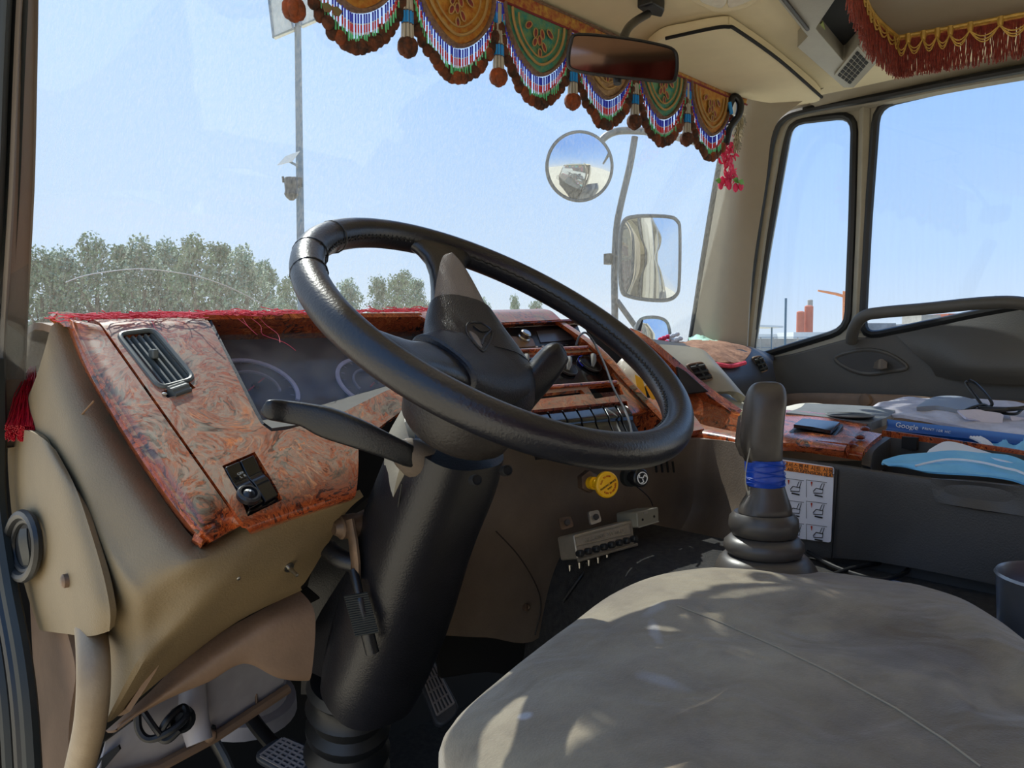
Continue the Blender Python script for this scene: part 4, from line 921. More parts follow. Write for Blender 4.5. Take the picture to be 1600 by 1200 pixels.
pedal('brake_pedal', 'brake pedal with a ribbed pad just right of the column boot', D3(((620, 1000, 1.42), (632, 1040, 1.36), (640, 1075, 1.31))), bp_, 0, 7)
ap = [aD(640, 1018, 1.38), aD(668, 1010, 1.40), aD(722, 1110, 1.32), aD(684, 1140, 1.29)]
pedal('accelerator_pedal', 'long accelerator pedal with a lattice tread beside the footwell wall, rightmost pedal', D3(((650, 1000, 1.48), (672, 1060, 1.42))), ap, 0, 7)
ag = thing('linkage_arm', aD(330, 1200, 1.1), 'dark curved steel linkage arm hanging from under the lower dash cover', 'linkage')
obj('arm_bar', MB().tube(smooth(D3(((320, 1050, 1.14), (322, 1100, 1.13), (332, 1150, 1.12), (352, 1190, 1.11), (372, 1240, 1.10))), 6), .012, 8, ry=.007), M_black, ag)
obj('arm_clevis', MB().tube(D3(((342, 1050, 1.15), (335, 1110, 1.13), (328, 1150, 1.12))), .006, 8), M_rust, ag)
obj('pivot_nut', MB().lathe(aD(329, 1148, 1.10), (-.5, -.8, .2), [(0, .010), (.008, .010), (.010, .007), (.010, 0)], 6), M_rust, ag)
mt = thing('wiper_motor_can', aD(390, 1090, 1.3), 'pale grey round motor can half hidden in the dark footwell behind the pedal arms', 'motor')
obj('can', MB().lathe(aD(385, 1035, 1.36), (0, .2, -1), [(0, .07), (.05, .072), (.062, .075), (.066, .09), (.09, .094), (.092, 0)], 32), mat('dull_aluminium', rgb(150, 150, 160), .5, metal=.2, var=.15, vs=10), mt)
pr_ = thing('push_rod', aD(396, 1105, 1.2), 'thin rusty push rod with a hooked end below the lower dash cover', 'rod')
obj('rod', MB().tube(D3(((395, 1035, 1.18), (402, 1106, 1.17))), .0022, 8), M_rust, pr_)
obj('rod_eye', MB().tube(smooth(D3(((388, 1036, 1.18), (395, 1038, 1.18), (402, 1036, 1.18))), 4), .002, 6), M_rust, pr_)
obj('rod_hook', MB().tube(smooth(D3(((402, 1106, 1.17), (408, 1110, 1.17), (412, 1100, 1.17))), 4), .0022, 6), M_steel, pr_)
wr = thing('wiring_loom', aD(250, 1130, 1.0), 'black taped wiring loop bulging over the white painted panel under the dash', 'wiring')
obj('cable', MB().tube(smooth(D3(((215, 1105, .985), (217, 1140, .98), (235, 1155, .98), (270, 1140, .985), (292, 1118, 1.0), (285, 1105, 1.01), (262, 1125, .99), (250, 1150, .985), (262, 1156, .985), (280, 1140, .99))), 6), .005, 8), M_cable, wr)
obj('cable', MB().tube(smooth(D3(((222, 1108, .985), (240, 1135, .98), (250, 1148, .98))), 6), .004, 8), M_cable, wr)
obj('grommet', MB().lathe(aD(284, 1122, 1.02), (-.4, -.85, .25), [(0, .016), (.008, .018), (.016, .013), (.012, .009), (.004, .008)], 18), M_rubber, wr)
tb = thing('painted_tube', aD(308, 1160, 1.05), 'short pale painted tube standing against the white panel under the dash', 'tube')
obj('tube_body', MB().tube(D3(((300, 1070, 1.07), (302, 1120, 1.06), (312, 1160, 1.05))), [.018, .020, .017], 16), M_metalw, tb)
for l in (((150, 1190), (185, 1165), (187, 1172), (155, 1210), (148, 1208)), ((150, 1158), (200, 1120), (206, 1128), (156, 1165))):
    obj('body_slot', MB().plate([aD(x, y, .985) for x, y in l], .004), M_hole, wall_left)
# ============================================================ LOWER PANEL FITTINGS
yk = thing('parking_brake_valve', aY(945, 775, .86), 'yellow round push-pull parking brake knob on its brass nut, low on the brown panel', 'valve knob')
kd = V((-.28, -.94, .10)).normalized(); kc = aD(946, 757, 1.27)
obj('hex_nut', MB().lathe(kc-kd*.060+V((0, 0, .002)), kd, [(0, .019), (.014, .019), (.016, .015), (.016, 0)], 6), M_rust, yk)
obj('stem', MB().lathe(kc-kd*.048, kd, [(0, .011), (.016, .011), (.016, .007), (.048, .007)], 18), M_yellow, yk)
kb = obj('knob', MB().lathe(kc, kd, [(-.008, .009), (-.006, .018), (0, .0218), (.006, .0218), (.008, .0198), (.0085, 0)], 32), M_yellow, yk)
kx = V((0, 0, 1)).cross(kd).normalized(); ky = kd.cross(kx)
tx = (kx*cos(.45)+ky*sin(.45)); ty = (ky*cos(.45)-kx*sin(.45))
text('lettering', 'PARKING BRAKE', .0046, kc+kd*.0086, tx, ty, M_ink, kb, .0003)
text('lettering', 'PUSH', .004, kc+kd*.0086-ty*.006, tx, ty, M_ink, kb, .0003)
def arctext(s, r, a0, da, size, m, par, c, n, ux, uy, flip=False):
    for i, ch_ in enumerate(s):
        if ch_ == ' ': continue
        a = radians(a0+da*i); d = ux*cos(a)+uy*sin(a); tt = ux*-sin(a)+uy*cos(a)
        text('letter', ch_, size, c+d*r, (-tt if not flip else tt), (d if not flip else -d), m, par, .0003)
arctext('PUSH TO RELEASE', .014, 210, 9, .0042, mat('red_print', rgb(190, 60, 20), .5), kb, kc+kd*.0086, kd, tx, ty, True)
arctext('PULL TO PARK', .014, 145, -9, .0042, MATS['red_print'], kb, kc+kd*.0086, kd, tx, ty)
bk = thing('fan_knob', aY(1005, 760, .86), 'small black round knob with a white ringed symbol, right of the yellow knob', 'knob')
c = aD(1004, 747, 1.31); 
obj('knob_body', MB().lathe(c-kd*.03, kd, [(-.004, .010), (.010, .012), (.012, .016), (.026, .016), (.028, .014), (.028, 0)], 20), M_black, bk)
obj('collar', MB().lathe(c-kd*.038, kd, [(-.005, .017), (.006, .017), (.007, .013), (.007, 0)], 24), M_seal, bk)
obj('symbol_ring', MB().tube([c+(kx*cos(t/24*2*pi)+ky*sin(t/24*2*pi))*.010 for t in range(24)], .0009, 6, closed=True), M_white, bk)
for a in (0, 120, 240):
    a = radians(a+20); d = kx*cos(a)+ky*sin(a); e_ = ky*cos(a)-kx*sin(a)
    obj('symbol_blade', MB().tube([c+d*.001, c+d*.006+e_*.003, c+d*.0085-e_*.001], .0011, 6), M_white, bk)
obj('wire', MB().tube(smooth([c+V((0, .02, -.012)), aD(1012, 775, 1.34), aD(1020, 790, 1.35)], 4), .0012, 6), M_cable, bk)
# finned cast box with a row of push buttons
n_ = V((-.16, -.94, .28)).normalized()
P0 = aD(930, 840, 1.265)
def cb(x, y): return on(x, y, P0, n_)
bx_ = thing('switch_box', aD(935, 880, 1.3), 'cast grey metal switch box with eight black push buttons, screwed low on the brown panel', 'switch box')
f4 = [cb(896, 836), cb(988, 812), cb(992, 851), cb(902, 874)]
case = obj('case', MB().plate(rpoly(f4, .003, 2), .045, n=n_), M_zinc, bx_, bevel=.002)
i4 = [cb(899, 840), cb(984, 818), cb(986, 834), cb(901, 853)]
fm_ = MB().tube(i4, .0014, 6, closed=True); obj('name_frame', fm_, M_zinc, case)
xd = (i4[1]-i4[0]).normalized(); yd = (i4[0]-i4[3])
text('lettering', 'WARNING 24V MED', .0085, (i4[0]+i4[2])/2+n_*.0006, xd, yd, M_zinc, case, .0010, spx=1.15)
for k in range(8):
    c = lerp(cb(904, 865), cb(988, 842), k/7.)+n_*.001
    obj('push_button', MB().lathe(c, n_, [(-.002, .0058), (.008, .0056), (.010, .004), (.010, 0)], 14), M_rubber, case)
obj('lower_rail', MB().tube([cb(901, 876)+n_*.004, cb(993, 851)+n_*.004], .0026, 6), M_zinc, case)
for k in range(7):
    c = lerp(cb(898, 882), cb(984, 858), k/6.)-n_*.012
    obj('terminal_screw', MB().tube([c, c+V((0, 0, -.010))], [.0035, .002], 8), M_steel, case)
for a, b in (((893, 803), (914, 820)), ((940, 793), (958, 812))):
    q4 = [cb(a[0], a[1]+3)-n_*.035, cb(b[0]-2, a[1])-n_*.035, cb(b[0], b[1])-n_*.030, cb(a[0]+1, b[1]+6)-n_*.030]
    tb_ = obj('mounting_tab', MB().plate(rpoly(q4, .004, 2), .004, n=n_), M_rust if a[0] < 900 else M_zinc, bx_)
    obj('tab_screw', MB().lathe(sum(q4, V())/4+n_*.002, n_, [(0, .0055), (.003, .005), (.004, 0)], 10), M_grey, tb_)
obj('loose_wires', MB().tube(smooth([aD(915, 878, 1.30), aD(925, 885, 1.30), aD(940, 882, 1.30), aD(925, 880, 1.31), aD(905, 905, 1.30), aD(880, 940, 1.31)], 5), .003, 6), M_cable, bx_)
# junction box
n2_ = V((-.10, -.97, .2)).normalized(); P1 = aD(1010, 805, 1.32)
jb = thing('junction_box', aD(1010, 825, 1.33), 'small pale square socket box with two holes, right of the cast switch box', 'socket box')
q4 = [on(x, y, P1, n2_) for x, y in ((995, 800), (1029, 792), (1030, 816), (997, 825))]
jo = obj('box_body', MB().plate(rpoly(q4, .003, 2), .05, n=n2_), mat('olive_grey_box', rgb(128, 124, 108), .5, var=.08), jb, bevel=.002)
for x, y in ((1004, 812), (1022, 807)): obj('socket_hole', MB().lathe(on(x, y, P1, n2_), n2_, [(-.002, .0022), (.0006, .0022), (.0008, 0)], 12), M_hole, jo)
obj('box_mark', MB().box(on(1009, 801, P1, n2_)+n2_*.0004, (.012, .0006, .003)), M_lgrey, jo)
obj('box_rib', MB().tube([on(998, 824, P1, n2_), on(1029, 815, P1, n2_)], .0012, 6), M_lgrey, jo)

# ============================================================ GEAR LEVER
gl = thing('gear_lever', aD(1192, 905, 1.05), 'grey-brown gear lever with blue tape round its neck and a pleated rubber boot', 'gear lever')
gb = aD(1194, 905, 1.05)
cx = lambda x, y, d=1.05: aD(x, y, d)
kn = []
for x, y, wpx, dep in ((1200, 596, 14, .5), (1199, 600, 24, .6), (1198, 612, 30, .75), (1196, 628, 32, .85), (1192, 650, 32, .85), (1189, 680, 33, .8), (1188, 700, 33, .8), (1192, 716, 29, .8), (1194, 730, 27, .85)):
    kn.append((x, y, wpx/1200*1.05, dep))
def section_loft(S, n=28, power=.8):
    R = []
    for x, y, w_, dp in S:
        c = cx(x, y); a = _r; b = V((_f.x, _f.y, 0)).normalized()
        R.append([c+a*(w_*abs(cos(t))**power*(1 if cos(t) > 0 else -1))+b*(w_*dp*abs(sin(t))**power*(1 if sin(t) > 0 else -1)) for t in [2*pi*k/n for k in range(n)]])
    return MB().rings(R)
Mk = mat('knob_grey', rgb(78, 72, 66), .36, bump=.08, bs=120, c2=rgb(60, 55, 50), vs=14)
ko = obj('knob', section_loft(kn), Mk, gl, subd=1, ang=80)
obj('knob_button', MB().patch([[cx(1150+a, b, 1.016) for a, b in ((4, 650), (8, 648))], [cx(1150+a, b, 1.010) for a, b in ((0, 690), (6, 690))], [cx(1150+a, b, 1.014) for a, b in ((6, 712), (14, 715))]], 3, 4, .004), Mk, ko)
tp = obj('tape', section_loft([(1194, 718, 27.5/1200*1.05, .9), (1194, 722, 29.5/1200*1.05, .9), (1194, 735, 29/1200*1.05, .9), (1196, 745, 29.5/1200*1.05, .9), (1196, 757, 29/1200*1.05, .9), (1197, 760, 27/1200*1.05, .9)], 28, .9), M_blue, gl)
for k in range(7):
    y = 721+k*5.5; ps = []
    for j in range(17):
        t = pi*j/16; ps.append(cx(1195.5, y+2.5*sin(k*2.1+j*.4))+_r*(cos(t)*.0262)-V((_f.x, _f.y, 0)).normalized()*(sin(t)**.9*.0236))
    obj('tape_wrinkle', MB().tube(ps, .0009, 5), M_blue, tp)
nk = obj('neck', section_loft([(1197, 758, 27/1200*1.05, .9), (1198, 775, 31/1200*1.05, .9), (1196, 790, 38/1200*1.05, .9), (1195, 800, 40/1200*1.05, .9), (1195, 808, 36/1200*1.05, .9), (1195, 810, 30/1200*1.05, .9)]), Mk, gl)
bt = []
for x, y, w_ in ((1193, 806, 36), (1193, 800, 45), (1193, 808, 52), (1193, 822, 53.5), (1194, 834, 49), (1194, 836, 43), (1194, 836, 50), (1193, 846, 60), (1193, 855, 61), (1194, 864, 56), (1194, 866, 51), (1195, 866, 62), (1195, 874, 70), (1196, 884, 76), (1197, 896, 80), (1197, 910, 80), (1197, 920, 74)):
    bt.append((x, y, w_/1200*1.05, .95))
obj('boot', section_loft(bt, 40, 1.0), mat('boot_rubber', rgb(70, 66, 62), .38, bump=.1, bs=100, var=.18, vs=10), gl, ang=60)
wire = smooth([aD(1172, 700, 1.02), aD(1166, 730, 1.02), aD(1165, 755, 1.02), aD(1170, 775, 1.02)], 5)
obj('white_wire', MB().tube(wire, .0008, 6), M_lgrey, gl)
cbm = thing('cable_loop', aD(1330, 900, 1.2), 'thin black cable looping across the black carpet behind the gear lever boot', 'cable')
cpts = smooth([aZ(1262, 862, .515), aZ(1300, 884, .508), aZ(1345, 900, .508), aZ(1380, 905, .508), aZ(1412, 896, .51), aZ(1420, 882, .512), aZ(1390, 878, .512), aZ(1340, 886, .512), aZ(1310, 895, .509), aZ(1290, 905, .508)], 8)
obj('cable', MB().tube(cpts, .0035, 8), M_cable, cbm)

# ============================================================ CONSOLE RIGHT OF THE GEAR LEVER
XC = 1.20
con = thing('centre_console', (1.35, .40, .50), 'dark grey centre console with burl lid trim and open tray behind the gear lever', 'console')
def c2(x, y): return aX(x, y, XC)
side = [c2(1205, 712), c2(1300, 724), c2(1330, 728), c2(1372, 735), c2(1470, 748), c2(1600, 758), c2(1720, 772)]
low = [c2(1205, 870), c2(1300, 872), c2(1330, 874), c2(1372, 878), c2(1470, 896), c2(1600, 925), c2(1720, 965)]
mid1 = [lerp(a, b, .08)+V((-.004, 0, 0)) for a, b in zip(side, low)]; mid2 = [lerp(a, b, .55)+V((-.002, 0, 0)) for a, b in zip(side, low)]
gz = MB().plate([c2(1457, 750)+V((-.03, 0, 0)), c2(1602, 768)+V((-.03, 0, 0)), c2(1608, 812)+V((-.03, 0, 0)), c2(1466, 788)+V((-.03, 0, 0))], .04, n=(-1, 0, 0))
obj('side_panel', MB().patch([side, mid1, mid2, low], 4, 4, .012), M_grey, con)
obj('grip_recess', MB().patch([[c2(1456, 748)+V((-.005, 0, .001)), c2(1530, 754)+V((-.006, 0, .001)), c2(1604, 762)+V((-.005, 0, .001))], [c2(1459, 766)+V((-.006, 0, 0)), c2(1530, 772)+V((.0, 0, 0)), c2(1604, 782)+V((-.006, 0, 0))], [c2(1464, 784)+V((-.006, 0, 0)), c2(1530, 793)+V((-.013, 0, 0)), c2(1606, 806)+V((-.006, 0, 0))]], 5, 5, .004), M_grey, con)
obj('panel_joint', MB().tube([c2(1312, 735)+V((-.006, 0, 0)), c2(1308, 800)+V((-.006, 0, 0)), c2(1302, 872)+V((-.006, 0, 0))], .0009, 6), M_hole, con)
# burl top block with ashtray
ZT = .693
def cz(x, y, z=ZT): return aZ(x, y, z)
top = [[c2(1205, 700)+V((0, 0, -.004)), c2(1262, 706), c2(1318, 713)], [c2(1205, 686), c2(1262, 690), c2(1322, 697)],
       [aD(1212, 665, 1.36), aD(1270, 668, 1.34), aD(1340, 680, 1.30)], [aD(1222, 640, 1.48), aD(1280, 645, 1.46), aD(1360, 658, 1.42)]]
obj('burl_top', MB().patch(top, 5, 5, .02), M_burlg, con)
top2 = [[aD(1318, 716, 1.245), aD(1346, 720, 1.225)], [aD(1322, 696, 1.25), aD(1352, 700, 1.23)], [aD(1345, 672, 1.33), aD(1378, 678, 1.30)]]
obj('burl_blank_switches', MB().patch(top2, 4, 5, .02), M_burlg, con)
for x, y in ((1350, 670), (1342, 683), (1332, 697)): obj('blank_button', MB().ball(aD(x+2, y, 1.285-(y-670)*.0014), (.010, .008, .004), 12), mat('burl_button', rgb(96, 34, 26), .2) if 'burl_button' not in MATS else MATS['burl_button'], con)
at = [aD(1230, 681, 1.305), aD(1252, 663, 1.38), aD(1319, 668, 1.34), aD(1302, 690, 1.27)]
a_ = obj('ashtray', MB().plate(rpoly([p+V((0, 0, .006)) for p in at], .008, 3), .012, n=(0, 0, 1)), M_black, con, bevel=.003)
lidp = [[aD(1240, 674, 1.325)+V((0, 0, .012)), aD(1270, 679, 1.30)+V((0, 0, .013)), aD(1298, 684, 1.28)+V((0, 0, .012))], [aD(1254, 664, 1.37)+V((0, 0, .012)), aD(1284, 667, 1.35)+V((0, 0, .012)), aD(1312, 670, 1.33)+V((0, 0, .012))]]
obj('ashtray_lid', MB().patch(lidp, 5, 4, .006), M_gloss, a_)
# grey top with the cup holder
gt = [[aD(1228, 648, 1.44), aD(1300, 656, 1.42), aD(1362, 664, 1.39)], [aD(1250, 640, 1.52), aD(1320, 645, 1.50), aD(1392, 652, 1.46)], [aD(1258, 633, 1.6), aD(1330, 636, 1.58), aD(1400, 640, 1.56)]]
gto = obj('cupholder_top', MB().patch([[p+V((0, 0, .004)) for p in r] for r in gt], 5, 5, .015), mat('dusty_grey_top', rgb(112, 116, 118), .6, var=.12, vs=20), con)
cc = (hit(bvh_of(gto), 1328, 651, 0) or aD(1328, 651, 1.47))+V((0, 0, .0025)); 
obj('cup_hole', MB().lathe(cc, (0, 0, 1), [(-.002, .040), (.0005, .040), (.001, 0)], 28), M_hole, gto)
obj('cup_rim', MB().tube([cc+V((.041*cos(t/28*2*pi), .041*sin(t/28*2*pi), .001)) for t in range(28)], .0018, 6, closed=True), MATS['dusty_grey_top'], gto)
# open tray
tw0, tw1 = aD(1362, 730, 1.205), aD(1384, 684, 1.30)
obj('tray_end', MB().patch([[aD(1346, 726, 1.215), aD(1352, 700, 1.25), aD(1384, 682, 1.32)], [aD(1360, 730, 1.20), aD(1366, 704, 1.24), aD(1392, 684, 1.31)]], 4, 3, .05), M_grey, con)
obj('tray_back', MB().patch([[aD(1378, 672, 1.36), aD(1450, 682, 1.30), aD(1560, 698, 1.22), aD(1660, 715, 1.16)], [aD(1378, 684, 1.36), aD(1450, 694, 1.30), aD(1560, 708, 1.22), aD(1660, 724, 1.16)]], 4, 2, .008), M_burlg, con)
obj('tray_back_liner', MB().patch([[aD(1378, 682, 1.355), aD(1450, 692, 1.295), aD(1560, 706, 1.215), aD(1660, 722, 1.155)], [aD(1378, 760, 1.355), aD(1450, 770, 1.295), aD(1560, 790, 1.215), aD(1660, 800, 1.155)]], 4, 2, .008), M_grey, con)
obj('tray_notch', MB().box(aD(1422, 692, 1.31), (.010, .024, .020)), M_hole, con)
obj('tray_floor', MB().box((1.28, .26, .60), (.14, .44, .01)), M_hole, con)
# base behind
obj('console_core', MB().box((1.42, .30, .54), (.40, .52, .14)), M_grey, con)
# sticker with seat instructions
st_ = thing('instruction_sticker', c2(1262, 840), 'white seat-instruction sticker with an orange heading, on the console side behind the gear lever', 'sticker')
def s2(x, y, o=.008): return aX(x, y, XC-o)
so_ = obj('sheet', MB().plate(rpoly([s2(1208, 716), s2(1303, 730), s2(1298, 848), s2(1208, 836)], .004, 2), .002, n=(-1, 0, 0)), M_sticker, st_)
obj('heading_band', MB().plate([s2(1210, 718, .0085), s2(1301, 731, .0085), s2(1301, 746, .0085), s2(1210, 733, .0085)], .001, n=(-1, 0, 0)), M_orange, so_)
xd = (s2(1300, 731)-s2(1215, 719)).normalized(); yd = s2(1255, 725)-s2(1255, 735)
text('lettering', '에어서스펜션 시트 사용법', .0095, s2(1262, 731, .0092), xd, yd, M_ink, so_, .0002)
text('lettering', 'FOR AIR-SUSPENSION SEAT', .0078, s2(1258, 737.5, .0092), xd, yd, M_ink, so_, .0002)
for (x, y) in ((1240, 752), (1276, 755), (1240, 786), (1276, 788), (1240, 820), (1276, 824)):
    def q_(dx, dy): return s2(x+dx, y+dy+dx*.13, .0092)
    pic = obj('seat_picture', MB().tube([q_(-16, 24), q_(-16, -3), q_(16, -3)], .0004, 4), M_ink, so_)
    mm_ = MB(); mm_.tube([q_(-5, 13), q_(-1, 8), q_(10, 9), q_(9, 15), q_(-5, 16)], .0007, 5, closed=True)
    mm_.tube([q_(9, 9), q_(12, -1), q_(8, 0), q_(5, 8)], .0005, 5); mm_.tube([q_(-3, 19), q_(9, 20)], .0012, 5)
    obj('seat_outline', mm_, M_ink, pic)
    obj('arrow', MB().tube([q_(-8, -1), q_(-8, 6)], [.0014, .0003], 5), MATS['red_print'], pic)
    text('lettering', 'H.M.I.G.H.S', .0035, q_(0, -6.5), xd, yd, M_ink, pic, .0002) if False else None
# ---- things lying on the console
mk1 = thing('face_mask', aD(1480, 735, 1.15), 'pale blue pleated face mask spilling over the console tray edge', 'face mask', None)
Z_ = .004
mrows = [[aD(1380, 722, 1.19), aD(1430, 712, 1.20), aD(1490, 706, 1.20), aD(1545, 712, 1.16), aD(1598, 722, 1.12), aD(1650, 740, 1.08)],
         [aD(1378, 727, 1.185), aD(1425, 722, 1.185), aD(1485, 718, 1.175), aD(1545, 724, 1.14), aD(1600, 734, 1.10), aD(1650, 750, 1.07)],
         [aD(1382, 729, 1.18), aD(1430, 728, 1.165), aD(1490, 728, 1.15), aD(1548, 732, 1.12), aD(1600, 742, 1.085), aD(1650, 760, 1.055)],
         [aD(1400, 735, 1.175), aD(1450, 740, 1.14), aD(1500, 745, 1.11), aD(1552, 750, 1.08), aD(1602, 758, 1.05), aD(1650, 778, 1.03)]]
obj('mask_cloth', MB().patch([[p+V((0, 0, Z_)) for p in r] for r in mrows], 6, 6, .003, disp=lambda p: .002*sin(p.z*600+p.y*40)), M_mask, mk1)
mrows = [[aD(1452, 706, 1.22), aD(1475, 694, 1.23), aD(1498, 696, 1.23), aD(1530, 706, 1.20), aD(1580, 722, 1.14)], [aD(1446, 714, 1.20), aD(1480, 710, 1.20), aD(1510, 710, 1.19), aD(1545, 718, 1.15), aD(1590, 730, 1.11)]]
obj('mask_lining', MB().patch([[p+V((0, 0, Z_)) for p in r] for r in mrows], 6, 5, .003), M_maskw, mk1)
obj('ear_loop', MB().tube(smooth([aD(1430, 728, 1.155), aD(1480, 718, 1.15), aD(1530, 722, 1.12), aD(1572, 732, 1.08), aD(1590, 736, 1.07), aD(1620, 750, 1.05)], 6), .0018, 6), M_maskw, mk1)
mk2 = thing('face_mask', aD(1585, 720, 1.3), 'blue face mask with broad folds and a white strap, tucked upright behind the tray', 'face mask')
mrows = [[aD(1545, 683, 1.32), aD(1580, 685, 1.30), aD(1620, 688, 1.28), aD(1660, 692, 1.26)], [aD(1556, 705, 1.27), aD(1588, 708, 1.25), aD(1625, 712, 1.23), aD(1660, 716, 1.22)], [aD(1575, 730, 1.22), aD(1602, 736, 1.20), aD(1640, 740, 1.19), aD(1670, 744, 1.18)]]
obj('mask_cloth', MB().patch(mrows, 8, 6, .003, disp=lambda p: .003*sin(p.y*230-p.z*60)), M_mask, mk2)
for k in range(4):
    obj('strap', MB().tube(smooth([aD(1516+k*5, 683, 1.30), aD(1534+k*4, 692, 1.28), aD(1548+k*3, 708, 1.25)], 4), .0026, 6), M_maskw, mk2)
nb = thing('blue_notebook', aD(1430, 675, 1.35), 'dark blue book with white lettering on its spine, wedged under the torn silver sheet', 'book')
nbp = [aD(1384, 664, 1.40), aD(1470, 672, 1.35), aD(1545, 686, 1.31), aD(1640, 694, 1.26)]
nbm = MB().patch([[p+V((0, 0, .006)) for p in nbp], [p+V((0, -.002, -.008)) for p in nbp]], 4, 2, .12, flip=False)
no = obj('cover', MB().patch([[aD(1386, 655, 1.42), aD(1500, 668, 1.36), aD(1640, 684, 1.28)], [aD(1388, 664, 1.40), aD(1500, 676, 1.34), aD(1640, 692, 1.26)], [aD(1384, 672, 1.40), aD(1500, 684, 1.33), aD(1640, 700, 1.25)]], 4, 3, .02), M_bookb, nb)
a_, b_ = aD(1408, 668, 1.375), aD(1428, 671, 1.365); TK = bvh_of(no)
text('lettering', 'Google', .0125, hit(TK, 1417, 668.5, .004), b_-a_, V((0, 0, 1)), M_white, no, .0003)
text('lettering', 'PRINT 10R HC', .0062, hit(TK, 1463, 674.5, .003), b_-a_, V((0, 0, 1)), M_white, no, .0003, spx=1.15)
sh_ = thing('torn_silver_sheet', aD(1470, 655, 1.4), 'torn crumpled silver-white insulation sheet lying across the console tray', 'torn sheet')
srows = [[aD(1362, 633, 1.62), aD(1420, 620, 1.66), aD(1475, 622, 1.66), aD(1530, 625, 1.62), aD(1640, 634, 1.55)],
         [aD(1358, 641, 1.55), aD(1430, 637, 1.55), aD(1490, 645, 1.50), aD(1560, 652, 1.46), aD(1650, 660, 1.40)],
         [aD(1366, 645, 1.50), aD(1440, 655, 1.42), aD(1510, 666, 1.38), aD(1570, 676, 1.33), aD(1650, 690, 1.28)]]
obj('sheet', MB().patch(srows, 8, 8, .006, disp=lambda p: .008*noise.noise(p*22)), M_foam, sh_)
for l in (((1496, 640), (1530, 640), (1568, 648), (1566, 662), (1545, 662), (1510, 652)), ((1578, 650), (1640, 656), (1640, 670), (1585, 664))):
    obj('torn_flake', MB().patch([[aD(l[0][0], l[0][1], 1.44), aD(l[1][0], l[1][1], 1.43), aD(l[2][0] if len(l) > 4 else l[1][0]+5, l[2][1] if len(l) > 4 else l[1][1], 1.42)], [aD(l[-1][0], l[-1][1], 1.42), aD(l[-2][0], l[-2][1], 1.41), aD(l[3][0] if len(l) > 4 else l[2][0]+5, l[3][1] if len(l) > 4 else l[2][1], 1.40)]], 4, 4, .004, disp=lambda p: .004*noise.noise(p*60)), mat('lilac_foil', rgb(206, 204, 222), .4, bump=.5, bs=90) if 'lilac_foil' not in MATS else MATS['lilac_foil'], sh_)
pl2 = thing('grey_plastic_tray', aD(1480, 640, 1.5), 'smooth grey-blue plastic lid lying on the torn silver sheet', 'plastic lid')
obj('lid', MB().patch([[aD(1436, 632, 1.58), aD(1460, 620, 1.64), aD(1500, 619, 1.64), aD(1540, 630, 1.58)], [aD(1432, 636, 1.53), aD(1465, 634, 1.53), aD(1500, 640, 1.50), aD(1530, 640, 1.50)]], 6, 5, .01), mat('blue_grey_plastic', rgb(140, 148, 160), .4), pl2)
bc = thing('black_cord', aD(1540, 630, 1.5), 'tangled black cord with a loop standing up, on the torn silver sheet', 'cord')
random.seed(3)
pts = [aD(1512, 596, 1.55), aD(1510, 600, 1.55), aD(1525, 620, 1.52), aD(1538, 636, 1.50), aD(1550, 632, 1.48), aD(1542, 618, 1.50), aD(1525, 600, 1.54), aD(1514, 594, 1.55)]
obj('cord', MB().tube(smooth(pts, 8), .003, 8), M_cable, bc)
pts = [aD(1500+random.uniform(0, 120), 632+random.uniform(-3, 12)+k*.4, 1.46+random.uniform(-.02, .02)) for k in range(16)]
obj('cord', MB().tube(smooth(pts, 6), .003, 6), M_cable, bc)
wt = thing('white_seat_cover', aD(1265, 640, 1.8), 'pale folded sheet in sunlight beyond the console, under the passenger door pocket', 'sheet')
obj('cloth', MB().patch([[aD(1225, 636, 1.85), aD(1255, 630, 1.88), aD(1290, 632, 1.9), aD(1306, 645, 1.9)], [aD(1222, 646, 1.66), aD(1258, 645, 1.68), aD(1292, 647, 1.7), aD(1312, 652, 1.72)], [aD(1222, 670, 1.62), aD(1258, 670, 1.63), aD(1292, 672, 1.64), aD(1312, 676, 1.64)]], 6, 5, .02), mat('white_cover_cloth', rgb(206, 204, 194), .8, bump=.4, bs=60, var=.08), wt)
ty = thing('cream_tray', aD(1200, 640, 1.7), 'cream moulded edge shelf running behind the gear lever head', 'shelf')
obj('shelf', MB().patch([[aD(1130, 598, 1.95), aD(1160, 628, 1.9), aD(1230, 645, 1.84)], [aD(1120, 616, 1.90), aD(1160, 644, 1.80), aD(1230, 668, 1.6)]], 5, 4, .02), mat('cream_plastic', rgb(176, 170, 142), .5), ty)
